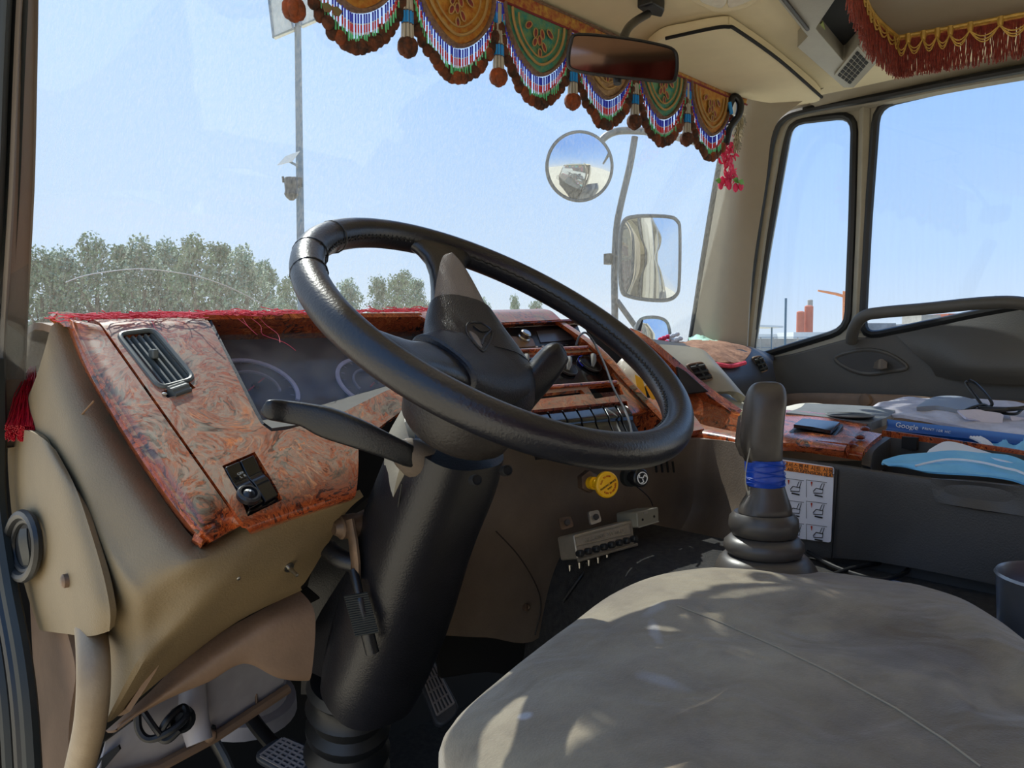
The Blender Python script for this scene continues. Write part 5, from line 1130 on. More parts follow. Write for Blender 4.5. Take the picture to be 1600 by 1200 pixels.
# items in the dash pocket and on the dash top
wb = thing('clear_plastic_bag', aD(978, 600, 1.6), 'crumpled clear plastic bag with white cloth, standing in the dash pocket beside the stack', 'plastic bag')
bagp = MB(); b_ = aD(980, 585, 1.58)
R_ = []
for j in range(14):
    t = j/13.; c = lerp(aD(985, 560, 1.60), aD(988, 612, 1.56), t); R0 = .030*sin(pi*min(1, .12+t*.75))**.7
    R_.append([c+_r*(cos(2*pi*k/24)*R0*(1+.25*sin(k*2.1+j)))+V((_f.x, _f.y, 0))*(sin(2*pi*k/24)*R0*.6) for k in range(24)])
obj('bag', bagp.rings(R_), M_bag, wb)
for k, (l, mt_, lb) in enumerate(((((992, 585), (1004, 592), (1012, 625), (998, 620)), M_yellow, 'yellow card standing first in the dash pocket, nearest the plastic bag'),
                                  (((1000, 586), (1014, 590), (1034, 624), (1018, 624)), M_yellow, 'wider yellow card standing in the dash pocket, nearest the steering rim'),
                                  (((990, 582), (996, 588), (1000, 622), (992, 614)), mat('olive_card', rgb(110, 104, 84), .6), 'thin olive card at the left of the yellow cards in the dash pocket'))):
    tag(obj('card', MB().plate([aD(x, y, 1.54+.03*k) for x, y in l], .003), mt_), lb, 'card')
ch_ = thing('dash_cloth', aD(1120, 550, 2.1), 'brown patterned velour cloth with a pink hem draped over the passenger end of the dashboard', 'cloth')
crw = [D3(((1046, 540, 2.20), (1080, 536, 2.26), (1125, 536, 2.32), (1165, 541, 2.36))), D3(((1072, 548, 2.08), (1100, 544, 2.12), (1140, 545, 2.18), (1172, 552, 2.20))), D3(((1098, 564, 1.96), (1118, 568, 1.985), (1142, 571, 2.02), (1160, 568, 2.07)))]
obj('cloth', MB().patch(crw, 10, 8, .008, disp=lambda p: .007*noise.noise(p*28)+.008), M_cloth, ch_)
obj('pink_hem', MB().tube(smooth(D3(((1098, 565, 1.95), (1118, 569, 1.975), (1142, 572, 2.01), (1164, 567, 2.06))), 5), .006, 6), M_pinkf, ch_)
for k, (x, y, s_) in enumerate(((1038, 535, .02), (1052, 531, .02), (1058, 538, .018))):
    f_ = MB(); 
    for j in range(5):
        a = j*1.26; f_.ball(aD(x, y, 2.2)+V((cos(a)*s_*.6, sin(a)*s_*.5, .004*j)), (s_*.5, s_*.4, s_*.35), 8)
    tag(obj('fabric_flower', f_, M_petal if k == 0 else M_maskw), ('pink cloth flower on the passenger dash top, first of three', 'white cloth flower in the middle of the three on the passenger dash top', 'white cloth flower nearest the brown cloth on the dash top')[k], 'flower')
tm = MB().patch([D3(((1076, 533, 2.36), (1090, 530, 2.38), (1108, 533, 2.38), (1130, 540, 2.36))), D3(((1080, 538, 2.26), (1095, 538, 2.26), (1112, 541, 2.26), (1132, 545, 2.25)))], 8, 6, .008, disp=lambda p: .012*noise.noise(p*50)+.01)
tag(obj('tissue', tm, M_mint), 'crumpled mint green tissue on the brown cloth by the windscreen pillar', 'tissue')
pb = MB().patch([D3(((1028, 540, 2.02), (1050, 542, 2.02), (1078, 546, 2.0))), D3(((1036, 550, 1.975), (1058, 552, 1.975), (1082, 554, 1.98)))], 4, 4, .004)
tag(obj('pink_rag', pb, M_pinkf), 'small pink rag on the passenger dash top left of the brown cloth', 'rag')
tag(obj('antenna', MB().tube(D3(((998, 517, 2.0), (1004, 500, 2.0))), [.006, .002], 8), M_black), 'short black antenna spike rising behind the steering rim at the windscreen base', 'antenna')
# aux cable on the stack
tag(obj('aux_cable', MB().tube(smooth([fas(900, 540, .004), fas(905, 526, .018), fas(915, 520, .022), fas(928, 535, .016), fas(945, 570, .012), fas(958, 605, .010), fas(972, 632, .010), fas(982, 655, .012), fas(988, 680, .010)], 6), .0022, 6), mat('braided_cable', rgb(70, 72, 78), .4, c2=rgb(18, 18, 22), vs=600)), 'braided grey cable looping from the radio down across the switch bank', 'cable')

# ============================================================ DRIVER SEAT
def seatmat():
    m = bpy.data.materials.new('seat_velour'); m.use_nodes = True; t = m.node_tree; b = t.nodes['Principled BSDF']; L = t.links.new
    tc = N(t, 'ShaderNodeTexCoord')
    n = N(t, 'ShaderNodeTexNoise'); n.inputs['Scale'].default_value = 5; n.inputs['Detail'].default_value = 8; n.inputs['Roughness'].default_value = .7; L(tc.outputs['Object'], n.inputs['Vector'])
    r = N(t, 'ShaderNodeValToRGB'); r.color_ramp.elements[0].position = .32; r.color_ramp.elements[0].color = rgb(94, 82, 66); r.color_ramp.elements[1].position = .66; r.color_ramp.elements[1].color = rgb(140, 130, 108)
    L(n.outputs['Fac'], r.inputs[0]); L(r.outputs[0], b.inputs['Base Color']); b.inputs['Roughness'].default_value = .85; b.inputs['Sheen Weight'].default_value = .25
    n2 = N(t, 'ShaderNodeTexNoise'); n2.inputs['Scale'].default_value = 420; L(tc.outputs['Object'], n2.inputs['Vector'])
    n3 = N(t, 'ShaderNodeTexNoise'); n3.inputs['Scale'].default_value = 9; n3.inputs['Detail'].default_value = 2; n3.inputs['Distortion'].default_value = 1.5; L(tc.outputs['Object'], n3.inputs['Vector'])
    b1 = N(t, 'ShaderNodeBump'); b1.inputs['Strength'].default_value = .3; b1.inputs['Distance'].default_value = .002; L(n2.outputs['Fac'], b1.inputs['Height'])
    b2 = N(t, 'ShaderNodeBump'); b2.inputs['Strength'].default_value = .5; b2.inputs['Distance'].default_value = .014; L(n3.outputs['Fac'], b2.inputs['Height']); L(b1.outputs[0], b2.inputs['Normal']); L(b2.outputs[0], b.inputs['Normal'])
    return m
M_seat = seatmat()
seat = thing('driver_seat', (.6, .2, .0), 'wide grey-brown velour driver seat cushion with pale marks, filling the foreground right of the pedals', 'seat')
FL, FR = aZ(688, 1158, .545), aZ(1050, 893, .548)
sx_ = (FR-FL); sx_.z = 0; W_s = sx_.length; ex = sx_.normalized(); ey = V((0, 0, 1)).cross(ex)*-1   # ey points to the rear of the cab
if ey.y > 0: ey = -ey
zo = .535
ol = [aZ(x, y, zo) for x, y in ((690, 1176), (701, 1130), (742, 1088), (800, 1042), (868, 990), (942, 938), (1000, 911), (1050, 897), (1120, 890), (1200, 893), (1270, 898), (1345, 906), (1420, 919), (1500, 950), (1560, 985), (1620, 1030), (1700, 1100))]
ol += [V((.93, -.06, zo)), V((.80, -.20, zo)), V((.55, -.24, zo)), V((.34, -.16, zo)), V((.29, .02, zo)), V((.305, .20, zo)), V((.33, .34, zo))]
ol = smooth(ol, 5, True); cen = V((.62, .18, zo))
def sring(s, z, soft=0.):
    return [V((cen.x+(p.x-cen.x)*s, cen.y+(p.y-cen.y)*s, z+soft*(.012*noise.noise(V((p.x*5*s, p.y*5*s, 1.3)))+.006*noise.noise(V((p.x*13*s, p.y*13*s, 4)))))) for p in ol]
Rg = [sring(.94, .36), sring(.985, .385), sring(.992, .42), sring(.984, .448), sring(.990, .455), sring(1.0, .49), sring(1.0, zo-.012), sring(.99, zo), sring(.965, zo+.011, .3), sring(.92, zo+.018, .7), sring(.84, zo+.021, 1)]
for k in range(9): Rg.append(sring(.76-.09*k if k < 8 else .01, zo+.022-.0005*k, 1))
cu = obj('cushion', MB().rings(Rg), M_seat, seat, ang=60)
TB = bvh_of(cu)
def surfline(pts, r, name, m, par, n=8, lift=.0008):
    P = []
    for a, b in zip(pts, pts[1:]):
        for k in range(n):
            h = hit(TB, a[0]+(b[0]-a[0])*k/n, a[1]+(b[1]-a[1])*k/n, lift)
            if h: P.append(h)
    if len(P) > 2: return obj(name, MB().tube(P, r, 6), m, par)
Mth = mat('pale_thread', rgb(150, 140, 122), .8); Mcr = mat('seat_crease', rgb(78, 70, 58), .9)
surfline([(1058, 947), (1130, 975), (1210, 1010), (1300, 1053), (1400, 1108), (1480, 1160), (1540, 1205)], .0009, 'seam', Mth, cu)
surfline([(700, 1140), (760, 1098), (860, 1008), (960, 945), (1060, 910)], .0006, 'seam', Mcr, cu) if False else None
obj('seat_base', MB().box((.62, .16, .19), (.46, .5, .36)), M_black, seat, bevel=.02)
obj('seat_valance', MB().rings([sring(.93, .37), sring(.95, .34), sring(.95, .26), sring(.93, .25)]), M_brown, seat)
# towel / printed bag edge tucked between seat and hump, pan rim at the right edge
bt = thing('printed_cloth', aD(1540, 985, 1.0), 'white and blue printed cloth edge tucked along the right side of the seat', 'cloth')
def blotch():
    return mat('blue_print_cloth', rgb(30, 96, 190), .6, c2=rgb(176, 200, 226), vs=22, detail=1)
blotch()
br = [[aZ(1375, 902, .50), aZ(1430, 915, .50), aZ(1480, 938, .50), aZ(1540, 965, .50), aZ(1640, 985, .50)], [aZ(1380, 912, .515), aZ(1430, 925, .515), aZ(1490, 955, .515), aZ(1560, 1000, .515), aZ(1660, 1050, .515)]]
obj('cloth', MB().patch(br, 8, 4, .006), MATS['blue_print_cloth'], bt)
pn = thing('metal_cylinder', aZ(1622, 1000, .5), 'large open grey metal can cut by the right edge of the picture, behind the seat', 'can')
pc = aZ(1660, 905, .585); 
obj('can_wall', MB().lathe((pc.x, pc.y, .502), (0, 0, 1), [(0, .060), (.080, .064), (.083, .066), (.086, .064), (.083, .0615), (.01, .0575), (.008, 0)], 40), mat('galvanised', rgb(130, 136, 146), .35, metal=.8, var=.12, vs=12), pn)

def add_marks(m, lst):  # mixes pale and dark noise-edged patches into the seat colour
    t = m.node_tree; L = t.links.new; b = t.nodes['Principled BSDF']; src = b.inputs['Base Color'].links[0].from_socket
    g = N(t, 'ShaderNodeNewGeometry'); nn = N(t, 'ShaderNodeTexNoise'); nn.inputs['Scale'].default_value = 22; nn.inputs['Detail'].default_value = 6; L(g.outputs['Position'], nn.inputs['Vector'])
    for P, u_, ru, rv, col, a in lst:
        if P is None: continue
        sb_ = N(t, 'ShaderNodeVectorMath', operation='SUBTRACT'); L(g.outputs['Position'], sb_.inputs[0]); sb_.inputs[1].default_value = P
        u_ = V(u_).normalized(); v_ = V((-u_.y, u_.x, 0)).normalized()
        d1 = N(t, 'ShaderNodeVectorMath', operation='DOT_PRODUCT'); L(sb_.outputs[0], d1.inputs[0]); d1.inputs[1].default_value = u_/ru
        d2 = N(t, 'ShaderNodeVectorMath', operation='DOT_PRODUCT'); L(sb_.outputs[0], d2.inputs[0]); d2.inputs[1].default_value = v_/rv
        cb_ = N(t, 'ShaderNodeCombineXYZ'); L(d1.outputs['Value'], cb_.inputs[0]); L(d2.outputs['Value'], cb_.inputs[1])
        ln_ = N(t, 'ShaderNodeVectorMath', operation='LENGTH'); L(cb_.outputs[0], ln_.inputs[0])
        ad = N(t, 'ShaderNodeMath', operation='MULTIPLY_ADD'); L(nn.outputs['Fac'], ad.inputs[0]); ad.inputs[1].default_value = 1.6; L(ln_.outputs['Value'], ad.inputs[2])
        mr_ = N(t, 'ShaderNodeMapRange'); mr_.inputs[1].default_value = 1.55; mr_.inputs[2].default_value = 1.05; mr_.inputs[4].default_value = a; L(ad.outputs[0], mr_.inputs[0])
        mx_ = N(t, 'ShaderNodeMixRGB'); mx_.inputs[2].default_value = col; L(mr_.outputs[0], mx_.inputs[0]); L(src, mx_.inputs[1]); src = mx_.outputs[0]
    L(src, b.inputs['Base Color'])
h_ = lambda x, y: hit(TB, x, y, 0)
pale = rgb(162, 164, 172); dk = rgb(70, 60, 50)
dirn = lambda a, b: (h_(*b)-h_(*a))
add_marks(M_seat, [(h_(1018, 955), dirn((1000, 970), (1050, 935)), .045, .012, pale, .42), (h_(1022, 985), dirn((1008, 955), (1034, 1020)), .040, .009, pale, .5),
                    (h_(1030, 1062), dirn((1005, 1052), (1070, 1075)), .040, .018, pale, .38), (h_(822, 1118), (1, .2, 0), .010, .007, pale, .8),  # the tiny pale mark here is a sun fleck painted into the colour
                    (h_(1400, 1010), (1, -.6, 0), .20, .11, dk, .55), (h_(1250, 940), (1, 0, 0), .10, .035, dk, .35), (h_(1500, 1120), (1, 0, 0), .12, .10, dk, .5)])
# ============================================================ BEADED VALANCE ALONG THE WINDSCREEN TOP
VY, PITCH, X0 = 1.085, .2115, .695
val = thing('beaded_valance', (1.2, VY, 1.32), 'embroidered scalloped valance with beaded fringe and brown pompoms hanging along the top of the windscreen', 'valance')
def embroid(name, ground, ground2):
    return mat(name, ground, .6, c2=ground2, vs=70, bump=.6, bs=220)
M_emo = embroid('orange_embroidery', rgb(170, 96, 30), rgb(196, 150, 62)); M_emt = embroid('teal_embroidery', rgb(34, 136, 128), rgb(120, 150, 90))
M_emb = embroid('tan_embroidery', rgb(140, 108, 72), rgb(190, 160, 120)); M_trim = embroid('red_gold_braid', rgb(150, 60, 46), rgb(196, 156, 66))
M_border = mat('crochet_border', rgb(132, 104, 84), .8, c2=rgb(96, 70, 56), vs=120, bump=.8, bs=300)
M_ball = mat('pompom_dark', rgb(40, 26, 18), .85, c2=rgb(104, 54, 26), vs=60, bump=.8, bs=200)
M_balo = mat('pompom_amber', rgb(150, 70, 24), .8, c2=rgb(70, 38, 20), vs=50, bump=.8, bs=200)
def vp(x, z, y=0.): return V((x, VY+y, z))
bandz = 1.497
bm_ = MB().plate([vp(.42, bandz), vp(1.93, bandz), vp(1.94, bandz+.028), vp(.42, bandz+.028)], .004, n=(0, -1, 0)); bd = obj('braid_band', bm_, M_trim, val)
obj('band_cord', MB().tube([vp(.42, bandz+.029, -.002), vp(1.94, bandz+.029, -.002)], .003, 6), M_border, bd)
obj('band_cord', MB().tube([vp(.42, bandz-.0, -.003), vp(1.93, bandz-.0, -.003)], .0026, 6), mat('maroon_cord', rgb(120, 36, 44), .7), bd)
def U(t, w_, d): # scallop outline param t in 0..1 left->right; returns (dx, dz)
    a = pi*t; return (-w_*cos(a)*(.62+.38*abs(cos(a))), -d*sin(a)**.95)
bead_specs = [(M_bblue, 0, .012), (M_red, .0125, .011), (M_green, .025, .011)]
random.seed(5)
for k in range(6):
    cx_ = X0+PITCH*k; hw = .092; dp = .112
    out = [U(t/24., hw, dp) for t in range(25)]
    pts = [vp(cx_+a, bandz+b, -.001) for a, b in out]
    sc_ = obj('scallop', MB().plate(pts, .004, n=(0, -1, 0)), [M_emo, M_emo, M_emt, M_emb, M_emt, M_emo][k], val)
    if k == 2: pass
    obj('scallop_border', MB().tube(pts, .008, 6, ry=.004), M_border, sc_)
    pts2 = [vp(cx_+a*.80, bandz-.004+b*.80, -.005) for a, b in out]
    obj('inner_braid', MB().tube(pts2, .0028, 6), M_gold if False else mat('braid_tan', rgb(168, 136, 84), .7) if 'braid_tan' not in MATS else MATS['braid_tan'], sc_)
    pts2 = [vp(cx_+a*.62, bandz-.010+b*.62, -.005) for a, b in out]
    obj('inner_braid', MB().tube(pts2, .0018, 6), MATS['braid_tan'], sc_)
    # petals of the flower motif
    fm_ = MB(); dm = MB(); cz_ = bandz-.048
    for (dx, dz, rot, s_) in ((0, 0, 0, 1), (.013, -.010, .5, 1), (-.013, -.006, -.5, 1), (.008, .014, .2, 1), (-.011, .012, -.2, 1), (.001, -.024, 0, .9), (-.030, .022, -.9, 1.1), (.030, .020, .9, 1.1)):
        c = vp(cx_+dx, cz_+dz, -.006); a = V((cos(rot), 0, sin(rot))); b = V((-sin(rot), 0, cos(rot)))
        el_ = [c+a*(.0052*s_*cos(2*pi*j/14))+b*(.0092*s_*sin(2*pi*j/14)) for j in range(14)]
        fm_.tube(el_, .0013, 5, closed=True); dm.plate(el_, .002, n=(0, -1, 0))
    obj('petal_loops', fm_, MATS['braid_tan'], sc_)
    obj('petal_discs', dm, mat('petal_mix', rgb(60, 40, 60), .5, c2=rgb(170, 60, 40), vs=60) if 'petal_mix' not in MATS else MATS['petal_mix'], sc_)
    # bead strings below the scallop edge
    bset = {id(M_bblue): MB(), id(M_red): MB(), id(M_green): MB(), id(M_wbead): MB()}
    NS = 42
    for j in range(NS):
        t = (j+.5)/NS; a, b = U(t, hw*1.02, dp); x = cx_+a; z = bandz+b-.006; n_b = 1.0+.25*sin(pi*t)
        yo = random.uniform(-.003, .001); x += random.uniform(-.0006, .0006)
        if z > bandz-.004: continue
        for (mm_, o_, ln_) in ((M_bblue, 0, .012), (M_wbead, .012, .0015), (M_red, .0135, .010), (M_wbead, .0235, .003), (M_green, .0265, .012)):
            bset[id(mm_)].tube([vp(x, z-o_*n_b, yo), vp(x, z-(o_+ln_)*n_b, yo)], .0016, 5)
    for mm_, nm in ((M_bblue, 'blue_beads'), (M_red, 'red_beads'), (M_green, 'green_beads'), (M_wbead, 'pearl_beads')):
        tag(obj(nm, bset[id(mm_)], mm_, sc_), kind='stuff')
    # brown pompom edge following the fringe
    pm1 = MB(); ambers = []
    n_p = 24
    for j in range(n_p):
        t = (j+.5)/n_p; a, b = U(t, hw*1.13, dp*1.02); x = cx_+a; z = bandz+b-.012-.042*sin(pi*t)**.6
        if z > bandz-.03: continue
        pa = (vp(x, z, random.uniform(-.002, .006)), (random.uniform(.010, .0135), .008, random.uniform(.011, .0145)), 10)
        if random.random() < .3 and b < -.06: ambers.append(pa)
        else: pm1.ball(*pa)
        if random.random() < .7: pm1.ball(vp(x*1.0+random.uniform(-.003, .003), z+.010, .005), (.009, .006, .010), 8)
    tag(obj('pompom_edge', pm1, M_ball, sc_), kind='stuff')
    for pa in ambers: obj('amber_pompom', MB().ball(*pa), M_balo, sc_)
for k in range(-1, 7):                          # tassels between the scallops
    tx_ = X0+PITCH*(k+.5)
    if tx_ > 1.8: continue
    top_z = bandz-.058; ts = MB(); tb_ = MB(); tk = MB()
    sx_off = {-1: 0}.get(k, 0)
    for j in range(9):
        a = 2*pi*j/9; r = .009
        x, y = r*cos(a), r*sin(a)*.8
        z0_ = top_z
        ts.tube([vp(tx_+x*.8, z0_, y*.8), vp(tx_+x, z0_-.025, y)], .0024, 5)
        tb_.tube([vp(tx_+x, z0_-.026, y), vp(tx_+x, z0_-.046, y)], .0026, 5)
        ts.tube([vp(tx_+x, z0_-.047, y), vp(tx_+x*1.1, z0_-.072, y*1.1)], .0024, 5)
        tk.ball(vp(tx_+x, z0_-.0255, y), .0027, 6); tk.ball(vp(tx_+x, z0_-.0465, y), .0027, 6)
    ts.tube([vp(tx_, top_z+.05, 0), vp(tx_, top_z-.08, 0)], .006, 8)
    tas = obj('tassel', ts, M_wbead, val)
    obj('tassel_blue_beads', tb_, M_cblue, tas); obj('tassel_knots', tk, M_ball, tas)
    pb_ = MB()
    for j in range(6):
        a = 2*pi*j/6; pb_.ball(vp(tx_+.009*cos(a), top_z-.084, .008*sin(a)), (.011, .009, .015), 10)
    pb_.ball(vp(tx_, top_z-.090), (.012, .011, .014), 10)
    obj('tassel_pompom', pb_, M_balo if k in (1, 2, -1) else M_ball, tas)
    cl = MB(); c2_ = MB()
    for j in range(7): 
        x = tx_+(j-3)*.0045
        cl.tube([vp(x, bandz-.004, -.002), vp(x, bandz-.024, -.002)], .0016, 5); c2_.tube([vp(x, bandz-.025, -.002), vp(x, bandz-.044, -.002)], .0018, 5)
    obj('blue_cluster', cl, M_bblue, tas); obj('sky_cluster', c2_, M_cblue, tas)
    pk_ = MB()
    for j in range(3): pk_.ball(vp(tx_+random.uniform(-.006, .006), bandz-.050-.006*j, .003), (.009, .007, .008), 8)
    obj('dark_tuft', pk_, M_ball, tas)
# felt leaves at the far left scallop
lf = MB()
for x, y in ((512, 12), (527, 18)):
    c = aY(x, y, VY-.01); lf.plate([c+V((-.009, 0, .004)), c+V((0, 0, .008)), c+V((.010, 0, .003)), c+V((.004, 0, -.006)), c+V((-.005, 0, -.007))], .002)
obj('felt_leaves', lf, mat('felt_olive', rgb(96, 110, 70), .8, c2=rgb(130, 84, 60), vs=60), val)
# end knot: black velvet loop, silver garland and red flowers on the pillar
ek = thing('flower_garland', aD(1140, 295, 2.1), 'silver tinsel and red artificial flowers dangling from the valance end at the right windscreen pillar', 'garland')
obj('velvet_loop', MB().tube(smooth(D3(((1136, 175, 2.02), (1146, 152, 2.02), (1156, 160, 2.02), (1154, 180, 2.02), (1140, 200, 2.02), (1134, 225, 2.02))), 5), .010, 10), M_black, ek)
obj('blue_glints', MB().tube(D3(((1140, 160, 2.0), (1143, 178, 2.0))), .005, 8), M_cblue, ek)
tn = MB(); random.seed(9)
for j in range(260):
    t = random.random(); c = lerp(aD(1157, 178, 2.05), aD(1147, 228, 2.05), t); a = random.uniform(0, 2*pi); d = V((cos(a), -.3, sin(a)))*random.uniform(.010, .024)
    tn.tube([c, c+d*.5+V((0, 0, .002)), c+d+V((0, 0, -.006))], .0017, 4)
obj('silver_tinsel', tn, M_silver, ek)
pt = MB()
for j in range(130):
    t = random.random(); c = lerp(aD(1135, 205, 2.04), aD(1142, 285, 2.04), t)+V((random.uniform(-.018, .018), random.uniform(-.01, .01), 0)); a = random.uniform(0, 2*pi)
    u_ = V((cos(a), random.uniform(-.6, .6), sin(a))).normalized(); v_ = u_.cross(V((0, 1, 0))).normalized()
    pt.patch([[c, c+u_*.010+v_*.005, c+u_*.020], [c+v_*.001, c+u_*.010+v_*.013, c+u_*.021+v_*.003]], 2, 2, .001)
for j in range(6):
    c = aD(1125+random.uniform(0, 42), 285+random.uniform(-6, 10), 2.04); pt.ball(c, (.009, .007, .013), 8)
obj('petals', pt, M_petal, ek)
lf = MB()
for x, y in ((1123, 283), (1150, 282), (1158, 285)):
    c = aD(x, y, 2.03); lf.patch([[c+V((-.014, 0, .002)), c+V((0, -.004, .008)), c+V((.016, 0, -.002))], [c+V((-.014, 0, .0)), c+V((0, .0, -.006)), c+V((.016, 0, -.004))]], 3, 3, .001)
obj('leaves', lf, M_leaf, ek)
# ---- inside mirror
n_m = V((-.62, -.76, -.12)).normalized(); Pm = aD(973, 92, 1.32)
im = thing('rear_view_mirror', Pm, 'dark-tinted rounded inside mirror on a black arm, hanging in front of the valance', 'mirror')
mp = [on(x, y, Pm, n_m) for x, y in ((903, 54), (975, 60), (1030, 70), (1052, 78), (1058, 92), (1056, 120), (1046, 128), (1000, 124), (930, 116), (893, 108), (887, 94), (891, 66))]
msh = smooth(mp, 4, True); mc = sum(msh, V())/len(msh)
obj('housing', MB().rings([[lerp(p, mc, -.0)+n_m*.0 for p in msh], [lerp(p, mc, -.01)-n_m*.006 for p in msh], [lerp(p, mc, .08)-n_m*.022 for p in msh], [lerp(p, mc, .45)-n_m*.030 for p in msh]]), M_black, im)
obj('mirror_glass', MB().plate([lerp(p, mc, .045)+n_m*.0015 for p in msh], .002, n=n_m), M_darkmirror, im)
obj('mirror_rim', MB().tube([p+n_m*.001 for p in msh], .0028, 6, closed=True), M_black, im)
arm_ = smooth([on(975, 75, Pm, n_m)-n_m*.03, aD(978, 50, 1.40), aD(992, 34, 1.46), aD(1012, 22, 1.52)], 5)
obj('mirror_arm', MB().tube(arm_, .008, 10), M_black, im)
mb_ = MB().plate(rpoly([aZ(x, y, 1.512) for x, y in ((994, 12), (1020, 5), (1039, 16), (1034, 28), (1008, 22))], .006, 2), .022, n=(0, 0, -1)); obj('mirror_mount', mb_, M_black, im, bevel=.003)
obj('dip_lever', MB().tube([on(967, 116, Pm, n_m)-n_m*.01, on(966, 130, Pm, n_m)-n_m*.006], [.008, .007], 8), M_black, im)
# ---- fringed shelf curtain at the passenger side roof
fs = thing('fringed_shelf', aZ(1500, 40, 1.46), 'overhead shelf edged with dark red fringe and swagged gold braid above the passenger window', 'fringe')
zf = 1.46
fc_ = [aZ(x, y, zf) for x, y in ((1342, -60), (1352, 0), (1372, 28), (1403, 56), (1500, 38), (1600, 20), (1700, 2), (1700, -80))]
obj('shelf_bottom', MB().plate(fc_, .05, n=(0, 0, -1)), M_pillar, fs, bevel=.003)
front = [aZ(x, y, zf-.002) for x, y in ((1330, -70), (1346, -20), (1364, 22), (1402, 58))]; sidel = [aZ(x, y, zf-.002) for x, y in ((1402, 58), (1450, 49), (1500, 40), (1600, 21), (1720, -2))]
def fringe(path, n, ln, name, seed):
    random.seed(seed); P = smooth(path, 30); m_ = MB()
    for j in range(n):
        t = (j+random.random()*.8)/n*(len(P)-1.001); i = int(t); p = lerp(P[i], P[i+1], t-i)
        L_ = ln*random.uniform(.90, 1.05); dx = V((random.uniform(-.004, .004), random.uniform(-.006, .006), 0))
        a_ = random.uniform(0, 6.28); o_ = V((cos(a_), sin(a_), 0))*.0022; q_ = p+V((0, 0, -.008))
        m_.tube([q_, q_+dx*.5+V((0, 0, -L_*.5))+o_, q_+dx+V((0, 0, -L_))-o_], [.0012, .0011, .0008], 4)
    return tag(obj(name, m_, M_redf, fs), kind='stuff')
fringe(sidel, 420, .072, 'side_fringe', 1); fringe(front, 360, .072, 'front_fringe', 2)
for path, nm in ((front, 'gold_braid_front'), (sidel, 'gold_braid_side')):
    obj(nm, MB().tube(smooth(path, 6), .0045, 8), M_gold, fs)
    band = smooth(path, 6); obj('net_band', MB().patch([[p+V((0, 0, -.004)) for p in band[::3]], [p+V((0, 0, -.016)) for p in band[::3]], [p+V((0, 0, -.022)) for p in band[::3]]], 2, 2, .002), MATS['red_gold_braid'], fs)
sg = MB(); kn_ = MB(); P = smooth(sidel, 30); K = 9
tot = len(P)-1
for j in range(K+1):
    i = int(j/K*tot); p = P[min(i, tot)]; obj('gold_knot', MB().tube([p+V((0, 0, .002)), p+V((0, 0, -.018))], [.007, .004], 8), M_gold, fs)
    if j < K:
        i2 = int((j+1)/K*tot); b = P[i2]
        for dr in (.018, .026, .032):
            pts = [lerp(p, b, s_/8.)+V((-.004, -.0, -.014-dr*sin(pi*s_/8.)*.8)) for s_ in range(9)]; sg.tube(pts, .0014, 5)
P2 = smooth(front, 30); tot = len(P2)-1
for j in range(10):
    i = int(j/10*tot); p = P2[i]; i2 = int(min(j+1.4, 9.9)/10*tot); b = P2[i2]
    for dr in (.012, .02): sg.tube([lerp(p, b, s_/6.)+V((-.003, -.006, -.010-dr*sin(pi*s_/6.))) for s_ in range(7)], .0014, 5)
tag(obj('gold_swags', sg, M_gold, fs), kind='stuff')
# ---- crimson yarn on the dash top, tinsel hanging by the left pillar
random.seed(21)
m_ = MB()
for j in range(520):
    X = random.choice((random.uniform(.27, .95), random.uniform(.27, .55))); s_ = random.uniform(-.01, .004)
    p = fp(X, 0)+V((0, random.uniform(.0, .07), .006+random.uniform(0, .004))); L_ = random.uniform(.015, .05); a = random.gauss(0, .5)
    if random.random() < .5: a += pi
    P = [p]; 
    for k in range(4):
        a += random.gauss(0, .35); p = p+V((cos(a)*L_/4, sin(a)*L_/8, random.uniform(-.002, .0025))); p.z = max(p.z, ridgeZ(p.x)+.003); P.append(p.copy())
    m_.tube(P, .0007, 4)
for j in range(5):   # strands trailing down the fascia
    X = random.uniform(.33, .55); P = [fp(X+random.uniform(0, .01)*k, .02*k, .0015) for k in range(random.randint(2, 5))]
    if len(P) > 1: m_.tube(smooth(P, 3), .0004, 4)
tag(obj('yarn_fringe', m_, M_pinkf), 'crimson loose yarn fringe strewn along the top edge of the dashboard', 'yarn', kind='stuff')
m_ = MB()
for j in range(420):
    t = random.random(); top_ = aD(56-10*random.random(), 572+random.random()*25, 1.12); x = 14+46*random.random(); yb = 690-25*random.random()
    b = aD(x-6, yb, 1.04); p1 = lerp(top_, b, .45)+V((random.uniform(-.006, .008), 0, random.uniform(-.006, .006)))
    m_.tube([top_, p1, b], .0008, 4)
tag(obj('tinsel_tuft', m_, M_tinsel), 'dark red tinsel tuft hanging between the left pillar and the dash end', 'tinsel', kind='stuff')
tag(obj('snap_stud', MB().ball(aX(31, 661, .246), .0068, 16), M_chrome), 'round chrome stud on the red tinsel by the left pillar', 'stud')

# red sleeper curtain behind the seats (reflected in the inside mirror)
cw = [[V((x, -.62+.02*sin(x*40), z)) for x in [ -.35+.04*i for i in range(48)]] for z in (.75, 1.1, 1.5)]
tag(obj('sleeper_curtain', MB().patch(cw, 2, 3, .006), mat('dark_red_curtain', rgb(120, 52, 44), .85, c2=rgb(84, 38, 34), vs=8)), 'dark red pleated sleeper curtain reflected in the tinted inside mirror', 'curtain')
struct('wall_rear', MB().box((.9, -.72, 1.1), (2.6, .03, .9)), M_pillar)
